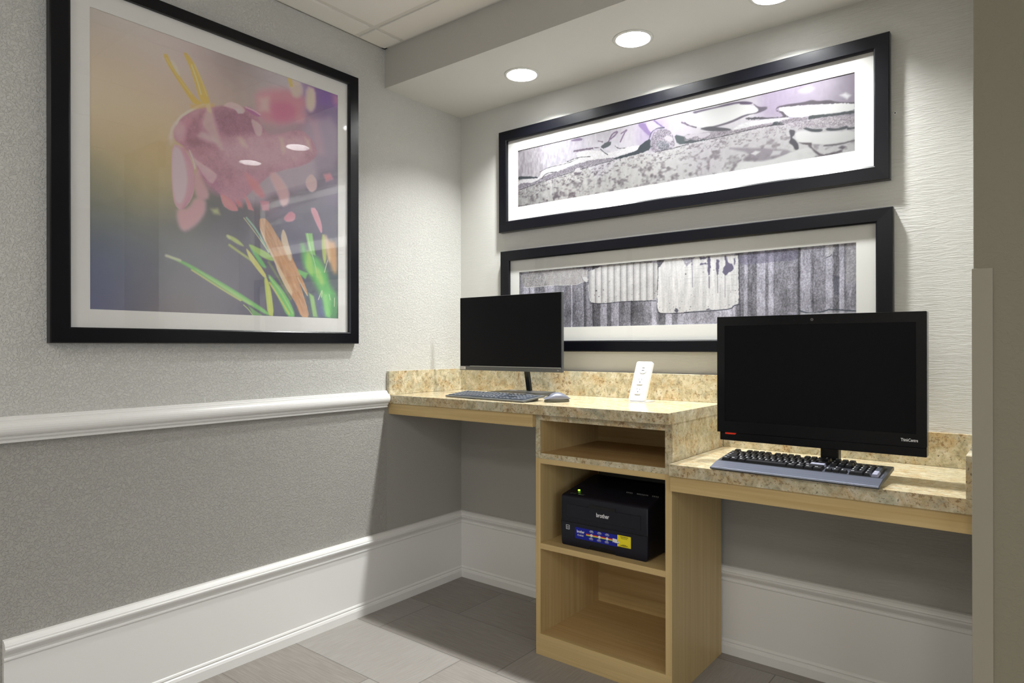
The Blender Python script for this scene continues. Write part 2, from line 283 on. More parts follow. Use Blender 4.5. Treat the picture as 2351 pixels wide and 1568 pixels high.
# ------------------------------------------------------------------ the prints (painted procedurally into the paper's own colour)
ART={'F':[('b',75,[(16,876,'8f8986'),(101,882,'c8c0ba'),(178,869,'b9aeab'),(27,775,'b09780'),(113,751,'bda68c'),(246,808,'b9a5a0'),(303,900,'c0b2b4'),(393,902,'75656a'),(489,889,'5c4a50'),(557,848,'806e68'),(27,670,'cbbd9f'),(126,646,'d2c4a4'),(205,696,'b79c80'),(363,772,'a38c80'),(489,796,'a0897c'),(39,555,'b39c7c'),(126,550,'bda27c'),(178,535,'b79a6c'),(113,452,'b19b62'),(191,441,'a8935c'),(27,434,'6e6a50'),(27,355,'55584a'),(113,370,'7c7555'),(191,371,'7a7458'),(39,252,'424a52'),(138,265,'58606a'),(27,145,'2c3a5e'),(75,96,'2a3a66'),(151,130,'4a5060'),(26,14,'262a60'),(138,33,'4a4148'),(245,224,'4a4c56'),(332,293,'4c4c52'),(273,141,'484b5a'),(362,89,'4a4858'),(245,38,'55454f'),(424,215,'3f3a52'),(488,98,'37304e'),(489,315,'3a3948'),(591,201,'2c2a44'),(739,249,'2e2850'),(739,417,'3a3350'),(860,402,'332d48'),(626,75,'2a2a48'),(860,158,'24363a'),(818,51,'1c3440'),(583,880,'a8a4b4'),(628,853,'c2bfcc'),(557,895,'706068'),(861,881,'50206e'),(882,808,'4c2a6c'),(881,703,'5e4a6c'),(860,576,'5a4a68'),(739,518,'5a4a58'),(664,651,'8a6070'),(556,483,'6a4c5c'),(721,715,'7c5068')]),('p','c4748a',16,0.9,0,[539,805,616,847,697,862,753,840,725,763,642,721,564,710,544,760]),('p','b04a78',14,0.8,0,[595,784,669,815,708,787,686,743,605,721]),('p','e6c2c0',12,0.9,0,[554,791,590,806,589,755,554,745]),('p','ecd4c8',9,1,0,[675,889,714,906,733,873,713,838,686,839]),('p','f0dcc8',9,1,0,[753,894,788,895,791,830,770,800,747,818]),('p','e8c84a',6,0.8,0,[667,901,686,903,691,875,678,871]),('p','5a2a86',14,0.8,0,[806,910,903,914,903,852,806,835]),('p','c88096',14,0.6,0,[872,900,903,904,903,862,878,865]),('p','d88898',12,0.6,0,[708,778,747,784,736,751,708,748]),('p','c46a84',14,0.55,0,[765,773,800,773,835,650,799,642]),('p','a090a0',14,0.75,0,[465,567,782,648,805,543,724,488,615,458,563,407,494,400,418,396]),('p','8c7a92',14,0.6,0,[725,753,897,819,896,612,782,563,753,632]),('p','986078',6,0.92,1,[346,700,382,712,427,728,475,741,514,734,544,723,564,687,595,662,724,723,776,697,805,644,753,592,647,550,594,521,553,480,523,451,494,418,465,386,436,386,399,419,346,453,311,506,285,543,269,556,256,562,244,575,248,610,269,649,303,675]),('p','7c4262',10,0.7,1,[373,703,437,726,494,724,528,701,543,659,494,637,427,621,391,638]),('p','b8909e',16,0.6,1,[400,596,494,646,615,667,724,694,770,655,713,593,605,546,494,519,418,529]),('p','b07088',10,0.75,1,[256,629,298,653,337,650,328,596,285,564,252,569]),('p','7a4058',9,0.7,1,[286,615,337,685,350,688,328,613,355,585,328,562,285,560]),('p','c49aa6',8,0.7,0,[242,600,260,630,286,620,281,572,256,562]),('p','9a6080',10,0.7,1,[320,491,399,468,427,424,399,406,346,431]),('p','a87088',10,0.8,1,[427,478,563,505,523,460,465,391,399,424]),('p','b4708a',8,0.6,0,[544,742,579,738,595,718,564,706]),('p','e0c0c4',4,0.9,0,[414,724,437,745,475,745,499,730,484,716,456,724,427,725]),('p','c8b8bc',4,0.9,0,[456,727,484,732,489,718,470,712]),('p','8e3b7c',5,0.9,0,[489,743,514,747,559,732,549,720,514,727]),('l','f0c8d4',5,3,0.9,[499,743,529,740,554,731]),('l','f4ead6',7,4,0.95,[254,620,265,644,298,674,324,696,346,707]),('l','f2e6dc',8,7,0.8,[236,569,240,599,254,624]),('p','e6d0cc',7,0.8,0,[230,572,242,583,244,559,236,548]),('p','d8c4bc',7,0.5,0,[346,670,364,705,377,696,391,638,418,574,400,570,372,607,341,634]),('p','e4d2d4',7,0.5,0,[322,599,341,617,372,611,400,592,364,587,328,592]),('p','dcc4c8',5,0.6,0,[514,711,554,698,564,682,559,655,538,650]),('p','e0c4b4',8,0.7,0,[470,627,484,630,504,603,484,603]),('p','dcbcae',8,0.6,0,[631,666,647,670,658,630,647,608]),('p','dcbcae',8,0.6,0,[741,693,764,689,770,651,753,661]),('p','e0b8c4',5,0.7,1,[307,522,337,508,390,484,390,466,372,443,346,466,328,493]),('p','ddc8cc',7,0.6,0,[294,537,307,531,324,500,315,486]),('p','dfa4b2',9,0.95,0,[260,340,294,345,319,388,350,385,350,345,324,303,285,272,268,278,258,310]),('p','cf98a8',7,0.85,0,[311,446,328,493,337,451,363,413,359,390,324,384]),('p','c99aaa',3,1,0,[242,550,269,552,294,528,311,493,316,447,311,399,294,362,268,337,250,351,242,391,238,474]),('p','dcc2ce',6,0.95,0,[244,542,265,542,281,504,290,451,285,399,268,358,252,364,244,412,241,474]),('l','b87a90',2.5,2,0.6,[270,544,294,490,298,440,289,387,269,343]),('l','a8647e',2.5,2,0.6,[274,545,299,491,305,441,295,388,273,344]),('l','a8647e',2.5,2,0.6,[277,545,304,492,311,442,300,389,276,344]),('l','a8647e',2.5,2,0.6,[280,546,308,493,316,443,304,389,278,345]),('l','f0e0d8',4,3,0.8,[298,542,311,511,316,486]),('p','e58a98',5,0.95,0,[402,420,436,408,465,382,469,367,441,364,413,378]),('p','eda4a8',5,0.6,0,[408,414,436,399,455,376,418,383]),('p','e98890',5,0.9,0,[491,432,513,408,528,378,508,380]),('p','e0808c',7,0.8,0,[489,513,543,487,574,442,563,426,523,451]),('p','dc7078',7,0.8,0,[465,404,484,398,484,383,469,382]),('p','e8b4bc',7,0.95,0,[589,524,620,535,674,474,669,425,642,411,626,460]),('p','e8c0c4',6,0.95,0,[747,532,770,561,796,541,796,506,770,486,747,507]),('p','e07f92',7,0.9,0,[829,568,859,579,871,561,841,545]),('p','d27890',6,0.7,0,[553,419,589,421,589,388,563,384]),('p','e07f92',6,0.8,0,[647,368,679,402,702,391,696,366,663,356]),('p','e89aac',5,0.95,0,[764,426,793,430,820,369,820,329,793,370]),('p','a8b078',7,0.9,0,[372,358,395,364,402,345,381,344]),('p','e2b820',4,1,0,[213,834,226,839,234,819,269,775,311,729,329,717,346,713,315,698,286,730,244,784,224,811]),('p','dcd0b8',5,0.9,0,[234,821,246,827,261,802,269,780,257,784]),('p','e4bc20',4,1,0,[277,861,290,865,320,830,346,778,359,752,368,715,350,710,333,722,320,762,299,823]),('l','f0e8b0',5,3,0.9,[305,830,324,784,337,741]),('l','f2e090',4,3,0.8,[316,833,342,781,357,742]),('l','f6e07a',5,3,0.7,[224,823,261,773,303,731]),('l','b88a10',3,3,0.5,[232,801,269,759,307,715]),('p','dba93c',6,0.55,0,[298,695,382,723,382,711,303,682]),('p','e6cf9c',6,0.8,0,[350,714,368,720,373,686,359,691]),('p','5fae4e',6,0.9,0,[220,185,272,172,300,162,449,91,591,13,588,0,560,12,434,78,294,152]),('p','9fc873',4,0.7,0,[300,158,449,82,530,38,507,37,388,105]),('l','a9b35c',6,4,0.9,[305,144,406,88,478,51]),('l','c8c8a8',8,6,0.8,[222,183,266,172]),('p','a3b564',6,0.95,0,[424,277,449,275,475,262,494,243,468,249,434,266]),('l','c0c890',10,7,0.9,[431,273,437,269]),('l','8e9a4c',9,6,0.9,[437,243,481,218,530,192,571,149]),('p','c7c566',3,1,0,[497,241,514,227,554,182,581,144,571,137,540,168,510,205]),('p','4ca04a',6,0.95,0,[511,257,540,230,577,184,577,172,554,182,520,231]),('p','86b048',5,0.95,0,[511,257,567,239,595,227,612,203,581,206,540,224,511,245]),('p','aebf4a',4,1,0,[569,140,581,141,598,92,610,-2,584,3,574,90]),('l','d9d070',3,3,0.8,[576,134,588,91,594,7]),('p','58a84c',6,0.95,0,[584,157,616,131,665,77,695,20,696,-2,665,0,630,62,595,123]),('l','a8d070',5,4,0.7,[591,142,637,94,687,14]),('l','b5b04a',7,3,0.8,[591,123,623,81,673,10]),('l','5a6a3c',10,6,0.8,[588,198,623,150,680,68]),('l','7fae94',7,4,0.85,[501,348,540,310,588,235]),('l','e0dc9a',3,2,0.8,[491,346,534,300,588,235]),('p','a9794e',3,1,2,[551,355,581,357,637,282,673,238,702,196,717,132,747,55,762,0,724,0,702,50,673,90,630,164,616,194,567,283,549,324]),('p','e6c9a0',3,0.95,0,[549,327,567,295,616,207,640,171,687,98,685,78,662,102,623,170,616,194,574,265]),('p','c08a55',3,0.7,2,[602,246,641,241,673,193,702,170,687,162,644,191]),('p','e0c6a4',4,0.95,0,[646,330,659,314,673,267,688,227,677,206,651,255,637,292]),('p','b07c4a',4,0.95,2,[673,251,702,196,732,146,755,95,753,82,725,123,702,170]),('l','7c5430',4,4,0.6,[702,170,725,93,759,0]),('l','efd9b0',3,3,0.8,[710,151,732,114,753,84]),('p','3f9a3c',12,0.9,0,[721,283,740,285,755,247,802,242,842,189,858,129,891,97,890,4,821,5,813,92,763,162,732,199]),('p','8fc04a',7,0.8,0,[751,267,774,236,782,164,763,169,744,200]),('p','79bf58',5,0.85,0,[744,325,775,329,790,244,763,248]),('l','d0e8b8',3,2,0.7,[753,325,763,278,790,204,798,158]),('p','a8c860',8,0.7,0,[782,204,810,193,833,141,817,126,790,164]),('p','55a04c',5,0.9,0,[710,184,755,171,744,147,717,165]),('p','96a84c',6,0.9,0,[818,331,834,330,842,243,834,208,820,247]),('p','b48450',12,0.95,0,[838,310,891,307,893,186,874,181,846,247]),('p','e0c498',8,0.8,0,[830,330,846,325,862,245,854,224,838,276]),('p','7fae58',6,0.85,0,[759,96,782,84,801,1,778,4]),('p','2a3a78',10,0.7,0,[790,91,821,73,841,2,801,4]),('p','6fb860',7,0.9,0,[821,99,845,94,857,3,837,9]),('p','1f6a34',9,0.9,0,[866,95,893,83,892,1,866,3]),('l','f0e6c0',2.5,2,0.9,[831,181,846,230]),('l','f0e6c0',2.5,2,0.9,[803,72,819,109]),('l','f0e6c0',2.5,2,0.9,[817,82,821,106]),('l','f0e6c0',2.5,2,0.9,[858,74,854,95]),('l','f0e6c0',2.5,2,0.9,[878,48,879,82]),('l','9cba5c',3,2,0.9,[489,36,507,22,525,0]),('p','5a9a48',4,0.8,0,[507,34,530,20,564,0,527,-2])],'a':[('b',40,[(30,204,'b5acb8'),(244,205,'cfc8d8'),(244,243,'c6bcd0'),(482,215,'d4cedb'),(29,46,'c2bfc0'),(267,31,'cfcccb'),(582,55,'c9c6c5'),(543,256,'d2cad8'),(769,59,'cfccce'),(678,246,'b4a2c6'),(787,239,'d0c6da'),(857,273,'d8d4dc'),(1022,236,'d8d2dc'),(1144,239,'a996b8'),(1244,230,'b5a5c2'),(1313,242,'c8b8d0'),(1379,226,'9a8aa4'),(1244,244,'a190b0'),(1366,172,'8f8298'),(891,87,'cac4cc'),(1021,79,'c6c1c6'),(1114,77,'c4bec4'),(1173,5,'d0cfcf'),(1313,39,'dcdcdc'),(1021,-16,'dadada'),(1313,82,'c0b8c2')]),('n',[1,72,126,92,234,103,340,114,495,128,619,130,684,127,771,128,819,130,834,132,893,133,982,135,1057,139,1122,138,1172,133,1394,100]),('p','e6e2e6',1.5,1,3,[1,123,118,115,130,142,163,153,265,159,310,167,325,173,310,189,363,193,435,178,456,162,519,163,553,169,619,168,619,150,502,139,377,136,265,114,147,100,64,97,1,89]),('p','8e8496',1.5,0.9,4,[1,106,48,106,85,97,147,120,210,126,318,143,381,148,502,139,508,132,340,120,226,107,126,97,1,72]),('p','3c4650',2,1,0,[1,140,43,135,118,120,106,115,31,125,1,123]),('l','48424e',3,2,1,[1,76,126,94,234,106,340,117,431,124,495,128]),('p','2e3c48',2,1,0,[495,136,553,142,606,147,619,168,658,184,668,171,665,142,619,133,553,130,498,127]),('p','3c4a52',3,0.95,0,[435,197,467,209,488,205,481,188,446,183]),('p','68506e',3,1,0,[303,204,399,199,403,191,303,197]),('l','5a4a62',3,2,1,[406,196,428,192]),('p','6b5080',4,0.9,0,[288,250,329,253,350,245,340,238,292,245]),('l','6a4a78',6,4,0.9,[474,208,491,238,519,242,502,227,484,218]),('l','6a4a78',5,4,0.9,[529,197,546,227,561,242,533,230]),('l','7a6080',5,3,0.9,[424,221,446,213]),('l','3c4048',2.5,1.5,1,[505,184,519,172,553,167]),('l','3a3a44',2.5,1.5,1,[269,161,325,170,385,163]),('l','3a3a44',2,1.5,0.9,[122,140,167,153,272,154,325,164]),('l','44404c',2.5,1.5,0.9,[130,106,155,129,214,127]),('l','3a4650',3,1.5,1,[435,185,456,165,470,155]),('p','8a6ab0',4,0.9,0,[603,254,639,253,665,212,665,189,645,207]),('p','c8b8d8',4,0.9,0,[639,253,678,250,712,220,678,218,662,207]),('l','6a4a98',5,4,0.9,[681,250,703,230,719,216]),('p','9a90a2',2,1,4,[665,136,662,172,674,201,700,214,728,209,750,198,765,158,768,134,740,125,684,128]),('p','d2c8d4',3,0.9,0,[718,178,740,182,762,164,749,152,731,161]),('p','68707c',3,0.6,4,[684,167,718,167,746,147,740,128,703,129]),('l','40485c',3.5,2,1,[658,184,668,209,693,219,722,215]),('p','405058',4,0.95,0,[762,181,807,163,822,152,822,135,777,138]),('l','6a507a',5,3,0.9,[795,220,819,205]),('l','4a4450',3,2,0.9,[684,127,771,128,822,132]),('p','dcd6dc',2,1,0,[303,111,314,125,333,125,340,105]),('p','6a5e6e',4,0.9,0,[303,108,342,104,337,96,310,95]),('p','e8e8e8',3,1,0,[846,242,893,248,977,243,1018,239,1066,224,1086,202,1073,192,1036,187,982,180,935,179,898,178,858,189,814,215,805,226,805,251]),('p','5c4a6e',4,0.95,0,[838,251,867,251,927,249,966,251,1004,250,1036,246,1066,234,1058,229,1020,237,1015,244,966,244,921,245,867,244,846,242]),('p','5e5268',4,0.95,0,[1066,231,1086,213,1115,209,1115,199,1084,192,1047,193,988,178,932,174,901,175,893,181,927,180,982,185,1036,198,1073,195,1088,202,1071,222]),('l','5c4a64',4,3,0.9,[805,217,823,202,852,189]),('p','454450',4,0.95,0,[864,182,901,183,932,174,982,158,988,150,927,158,893,168]),('p','4a4654',3,0.95,0,[1036,187,1084,178,1135,166,1187,158,1187,156,1130,163,1044,176]),('p','e4e2e6',2,0.95,3,[1044,169,1097,166,1185,155,1197,150,1165,146,1135,150,1084,150,1004,151,988,154,1015,165]),('p','8a7e8c',2,0.8,4,[805,141,805,172,858,164,907,162,988,151,993,148,1084,150,1135,147,1165,149,1209,150,1250,143,1250,133,1172,134,1109,142,1004,140,907,138]),('p','cfc4d4',2,0.9,0,[805,169,852,165,907,160,907,151,875,141,855,156,811,151]),('p','34404a',2,0.9,0,[805,141,829,147,858,139,893,139,893,133,805,135]),('l','3e3844',3,1.5,1,[893,135,982,136,1057,140,1122,140,1172,134]),('p','3a444c',3,1,0,[1132,143,1137,151,1153,145,1170,139,1135,138]),('p','4a3e50',4,0.95,0,[1143,190,1150,201,1185,201,1233,196,1264,198,1281,189,1318,185,1340,173,1394,159,1394,163,1394,154,1340,165,1281,179,1233,187,1185,191,1155,197]),('p','ececec',3,1,0,[1155,195,1170,194,1238,185,1304,174,1394,158,1394,134,1338,136,1252,145,1224,146,1185,157,1170,179,1158,184]),('p','4e4454',3,0.9,0,[1145,189,1168,179,1175,167,1187,157,1168,161,1165,172,1153,180]),('p','3a444c',3,1,0,[1250,141,1257,147,1304,139,1349,136,1394,132,1394,122,1349,127,1292,132,1252,131]),('p','b0a4b0',3,0.8,4,[1172,134,1257,134,1394,119,1394,86,1372,83,1304,94,1233,111]),('p','3c444e',4,0.95,0,[1233,106,1243,109,1269,97,1297,93,1295,84,1267,87]),('p','3c444e',4,0.95,0,[1306,86,1311,94,1340,84,1369,88,1376,82,1365,77,1327,79]),('l','3c444e',6,4,0.95,[1374,78,1394,76]),('p','e2e2e2',5,1,0,[1209,99,1238,100,1269,85,1322,78,1394,69,1394,40,1363,36,1318,37,1276,45,1224,60,1209,78]),('p','4a4854',4,0.95,0,[1187,113,1209,106,1207,91,1197,83,1209,73,1219,56,1221,38,1209,37,1202,54,1187,67,1195,81]),('p','60545e',4,0.9,0,[1221,61,1262,53,1262,43,1233,53]),('l','5e525e',7,5,0.9,[1255,44,1269,24,1294,2,1327,3,1354,8]),('l','625864',5,4,0.85,[1301,35,1349,31,1394,35]),('p','5c5062',6,0.9,0,[1345,20,1356,25,1367,20,1358,12]),('p','7c7080',9,0.6,0,[960,92,1057,74,1122,59,1199,39,1175,23,1125,19,1057,23,1025,39,1057,55]),('p','dedcde',6,0.9,0,[1057,52,1073,60,1091,54,1073,44]),('p','d6d4d8',7,0.8,0,[1125,32,1135,49,1165,43,1157,32]),('p','e0e0e0',6,0.9,0,[1001,3,1015,31,1109,14,1209,35,1257,41,1280,2,1209,-1,1083,-2]),('l','8a7e8a',6,5,0.8,[988,5,1004,27,1020,35]),('p','e8e4ec',9,1,0,[1350,193,1367,198,1383,185,1372,175]),('p','d8ccde',12,0.8,0,[1219,241,1257,250,1276,233,1253,223,1224,230])],'b':[('v',[(1,110),(18,150),(31,190),(52,175),(56,90),(62,180),(81,190),(85,120),(98,95),(138,95),(147,160),(190,150),(202,120),(233,130),(245,110),(280,105),(284,200),(289,95),(314,110),(332,115),(343,135),(347,50),(354,55),(362,110),(384,120),(391,45),(398,70),(423,75),(427,130),(455,150),(459,60),(476,55),(481,120),(507,140),(511,170),(515,85),(535,85),(545,110),(565,125),(569,45),(578,75),(611,85),(624,85),(631,110),(657,120),(663,185),(679,175),(685,120),(693,75),(717,75),(721,170),(744,180),(749,100),(766,110),(772,170),(814,150),(815,165),(841,140),(870,165),(885,140),(913,160),(924,170),(969,175),(991,160),(996,100),(1005,80),(1012,95),(1023,110),(1027,160),(1036,165),(1040,95),(1068,100),(1073,165),(1098,170),(1101,110),(1109,110),(1113,180),(1127,175),(1131,110),(1144,130),(1149,120),(1172,120),(1187,140),(1206,130),(1212,80),(1216,70),(1221,165),(1249,160),(1259,90),(1263,130),(1296,125),(1300,175),(1319,160),(1323,105),(1338,90),(1341,175),(1355,170),(1357,120),(1373,150),(1392,130)]),('p','a29fa2',1,0.92,5,[1,255,366,253,365,192,343,195,332,189,306,183,257,182,194,188,138,184,94,185,23,184]),('p','b9b7b8',3,0.5,0,[143,253,366,253,365,193,332,189,257,184,147,187]),('l','e6e4e2',2,1,0.9,[20,184,94,184,194,186,264,182,314,182,336,190]),('p','d0cfd2',2,0.9,0,[336,211,351,213,365,206,367,190,354,188,340,198]),('l','302e38',1.5,1,0.8,[334,214,342,198,354,188,367,188]),('l','302e38',1.5,1,0.4,[317,253,306,238,325,227]),('p','c0bfc1',1,1,6,[369,252,685,253,687,208,685,121,679,98,565,101,441,96,380,100,373,118,369,174]),('l','2c2c38',2.5,1.5,1,[382,99,441,94,504,98,565,99,679,96]),('l','f0f0ee',1.5,1,0.9,[369,174,373,118,384,102]),('p','d2d1d3',1,1,7,[689,253,814,254,814,44,769,47,723,46,691,48,683,69,687,115]),('p','d0cfd1',1,1,7,[797,256,1000,253,1006,223,1004,169,1007,70,985,68,977,55,913,52,841,50,796,47]),('l','34343e',2.5,1.5,1,[683,69,691,47,726,44,769,44,814,45]),('l','2e3440',3,2,1,[796,46,841,47,913,49,977,53,990,66,1007,68]),('l','2c2c34',2,1,1,[687,253,688,202,684,133]),('l','2c2c34',1.6,1,0.9,[367,249,369,187]),('p','484858',3,0.9,0,[753,52,763,66,772,54,769,46]),('p','484858',3,0.9,0,[884,53,893,59,904,53]),('p','55506a',3,0.9,0,[888,252,899,252,902,220,897,182,890,182]),('p','55506a',3,0.9,0,[922,238,933,238,934,207,927,177,922,186]),('p','55506a',3,0.9,0,[952,251,961,251,963,226,985,216,987,192,969,188,961,175,954,178,944,195,958,218]),('p','55506a',3,0.9,0,[988,238,993,237,993,218,989,211]),('p','55506a',3,0.9,0,[825,251,829,251,830,226,826,226]),('p','55506a',3,0.9,0,[856,253,885,250,885,243,862,243]),('p','55506a',3,0.9,0,[859,229,882,230,885,224,860,223]),('l','55506a',1.8,1,0.9,[927,180,928,114]),('l','55506a',1.8,1,0.9,[955,178,955,96]),('l','55506a',4,3,0.7,[895,176,895,135]),('l','77728a',3,2,0.7,[828,226,830,141]),('l','8a8794',1.2,1,0.5,[958,218,1002,217]),('l','8a8794',1.2,1,0.5,[958,178,1001,177]),('l','8a8794',1.2,1,0.5,[958,140,1001,139]),('l','8a8794',1.2,1,0.5,[958,121,1001,120]),('l','8a8794',1.2,1,0.4,[797,231,885,232]),('l','8a8794',1.2,1,0.4,[797,217,885,219]),('l','8a8794',1.2,1,0.4,[797,208,885,210]),('l','8a8794',1.2,1,0.4,[797,174,885,177]),('l','8a8794',1.2,1,0.4,[797,157,885,160]),('l','2e2c36',4.05,1,0.9,[405,150,409,150]),('l','2e2c36',2.25,1,0.9,[397,132,399,132]),('l','2e2c36',3.15,1,0.9,[418,125,421,125]),('l','2e2c36',2.7,1,0.9,[440,152,442,151]),('l','2e2c36',1.8,1,0.9,[470,185,472,185]),('l','2e2c36',1.35,1,0.9,[576,166,577,166]),('l','2e2c36',1.8,1,0.9,[503,122,504,122]),('l','2e2c36',1.8,1,0.9,[573,125,574,125]),('l','2e2c36',1.35,1,0.9,[604,126,605,125]),('l','2e2c36',1.8,1,0.9,[451,103,452,103]),('l','2e2c36',1.8,1,0.9,[482,103,484,103]),('l','2e2c36',1.35,1,0.9,[470,119,471,119]),('l','2e2c36',2.25,1,0.9,[688,190,689,190]),('l','2e2c36',2.25,1,0.9,[678,133,680,133]),('l','2e2c36',1.8,1,0.9,[673,126,675,126]),('l','2e2c36',2.7,1,0.9,[801,193,803,193]),('l','2e2c36',1.35,1,0.9,[741,188,742,188]),('l','2e2c36',1.35,1,0.9,[711,117,712,117]),('l','2e2c36',1.35,1,0.9,[791,113,792,113]),('l','2e2c36',1.8,1,0.9,[786,88,787,87]),('l','2e2c36',1.8,1,0.9,[753,69,754,69]),('l','2e2c36',1.8,1,0.9,[762,71,763,71]),('l','2e2c36',2.25,1,0.9,[777,64,779,64]),('l','2e2c36',1.8,1,0.9,[737,58,739,58]),('l','2e2c36',1.8,1,0.9,[706,58,708,58]),('l','2e2c36',2.25,1,0.9,[694,70,695,70]),('l','2e2c36',1.35,1,0.9,[774,118,775,118]),('l','2e2c36',2.25,1,0.9,[737,84,738,84]),('l','2e2c36',2.7,1,0.9,[802,192,804,192]),('l','2e2c36',2.25,1,0.9,[872,195,873,195]),('l','2e2c36',2.25,1,0.9,[912,200,914,200]),('l','2e2c36',1.8,1,0.9,[825,112,826,112]),('l','2e2c36',1.35,1,0.9,[873,117,874,117]),('l','2e2c36',1.35,1,0.9,[874,108,875,108]),('l','2e2c36',1.35,1,0.9,[907,108,908,108]),('l','2e2c36',1.35,1,0.9,[936,115,937,115]),('l','2e2c36',1.8,1,0.9,[976,116,977,115]),('l','2e2c36',2.25,1,0.9,[993,119,994,119]),('l','2e2c36',1.8,1,0.9,[996,110,997,110]),('l','2e2c36',1.35,1,0.9,[981,163,981,163]),('l','2e2c36',1.35,1,0.9,[942,171,942,170]),('l','2e2c36',1.35,1,0.9,[913,162,914,162]),('l','2e2c36',1.35,1,0.9,[875,65,876,65]),('l','2e2c36',1.8,1,0.9,[890,65,892,65]),('l','2e2c36',2.7,1,0.9,[821,67,823,67]),('l','2e2c36',2.25,1,0.9,[818,58,820,58]),('l','2e2c36',1.8,1,0.9,[956,64,957,64]),('l','2e2c36',1.8,1,0.9,[995,80,996,80]),('l','2e2c36',1.8,1,0.9,[969,68,971,68]),('l','2e2c36',1.35,1,0.9,[836,106,837,106]),('l','3a3a48',3,2,0.8,[1006,250,1007,153,1011,24]),('p','66627a',4,0.55,8,[1004,252,1211,254,1211,211,1127,213,1007,209]),('p','c8c7ca',2,0.6,8,[1303,253,1326,251,1322,224,1310,216,1301,214]),('l','3c3c48',2.5,1,0.9,[1301,214,1312,217,1317,222]),('l','3a4450',4,2,0.9,[1216,38,1235,31,1258,29,1291,33,1310,40,1392,31]),('p','bfc0c4',3,0.6,0,[1216,31,1392,29,1392,20,1216,18]),('l','34343e',1.6,1,1,[1212,254,1213,21]),('l','34343e',1.4,1,0.8,[1357,253,1357,48]),('p','42465a',3,0.4,0,[1321,153,1341,149,1339,83,1323,89]),('p','a9a8ab',3,0.5,8,[1358,255,1391,255,1391,129,1359,121]),('l','6a6a70',1.5,1.5,0.6,[1359,211,1390,218]),('l','5a6058',1.2,1,0.6,[1145,155,1172,152,1211,152]),('l','5a6058',1.2,1,0.6,[1144,131,1172,129,1211,129]),('l','5a6058',1.2,1,0.6,[1144,111,1172,108,1211,109]),('l','5a6058',1.2,1,0.6,[1144,82,1172,80,1211,81]),('l','5a6058',1.2,1,0.6,[1144,64,1172,62,1211,63]),('l','5a6058',1.2,1,0.6,[1144,38,1172,36,1211,37]),('l','5a6058',1.2,1,0.5,[1172,153,1169,81])]}
def vnoise(x, y, cell, seed, sx=1.0, sy=1.0):
    r = np.random.RandomState(seed); G = r.rand(256, 256)
    u = x/(cell*sx) + 500; v = y/(cell*sy) + 500
    i = np.floor(u).astype(int); j = np.floor(v).astype(int); fu = u-i; fv = v-j
    fu = fu*fu*(3-2*fu); fv = fv*fv*(3-2*fv)
    g = lambda a, b: G[a % 256, b % 256]
    return (g(i, j)*(1-fu)+g(i+1, j)*fu)*(1-fv) + (g(i, j+1)*(1-fu)+g(i+1, j+1)*fu)*fv
def fbm(x, y, cell, seed, sx=1.0, sy=1.0, octv=3):
    a = 0; w_ = 1; s_ = 0
    for k in range(octv): a = a + w_*vnoise(x, y, cell/2**k, seed+k, sx, sy); s_ += w_; w_ *= 0.55
    return a/s_
def hexc(h): return np.array([int(h[i:i+2], 16)/255 for i in (0, 2, 4)])
def chaikin(p, closed=True):
    q = []; n = len(p)
    for i in range(n if closed else n-1):
        a = p[i]; b = p[(i+1) % n]; q.append(0.78*a+0.22*b); q.append(0.22*a+0.78*b)
    if not closed: q = [p[0]] + q + [p[-1]]
    return q
def segdist(X, Y, pts, closed):
    d = np.full(X.shape, 1e9); n = len(pts)
    for i in range(n if closed else n-1):
        a = pts[i]; b = pts[(i+1) % n]; ab = b-a; L2 = max(ab@ab, 1e-9)
        tt = np.clip(((X-a[0])*ab[0]+(Y-a[1])*ab[1])/L2, 0, 1)
        d = np.minimum(d, (X-a[0]-tt*ab[0])**2+(Y-a[1]-tt*ab[1])**2)
    return np.sqrt(d)
def inside(X, Y, pts):
    r = np.zeros(X.shape, bool); n = len(pts)
    for i in range(n):
        a = pts[i]; b = pts[(i+1) % n]
        if a[1] == b[1]: continue
        c = (a[1] > Y) != (b[1] > Y)
        r ^= c & (X < (b[0]-a[0])*(Y-a[1])/(b[1]-a[1])+a[0])
    return r
PRINT_GAIN = {'F': 1.9, 'a': 0.27, 'b': 0.72}      # print colours lifted or dimmed to offset the light each one gets
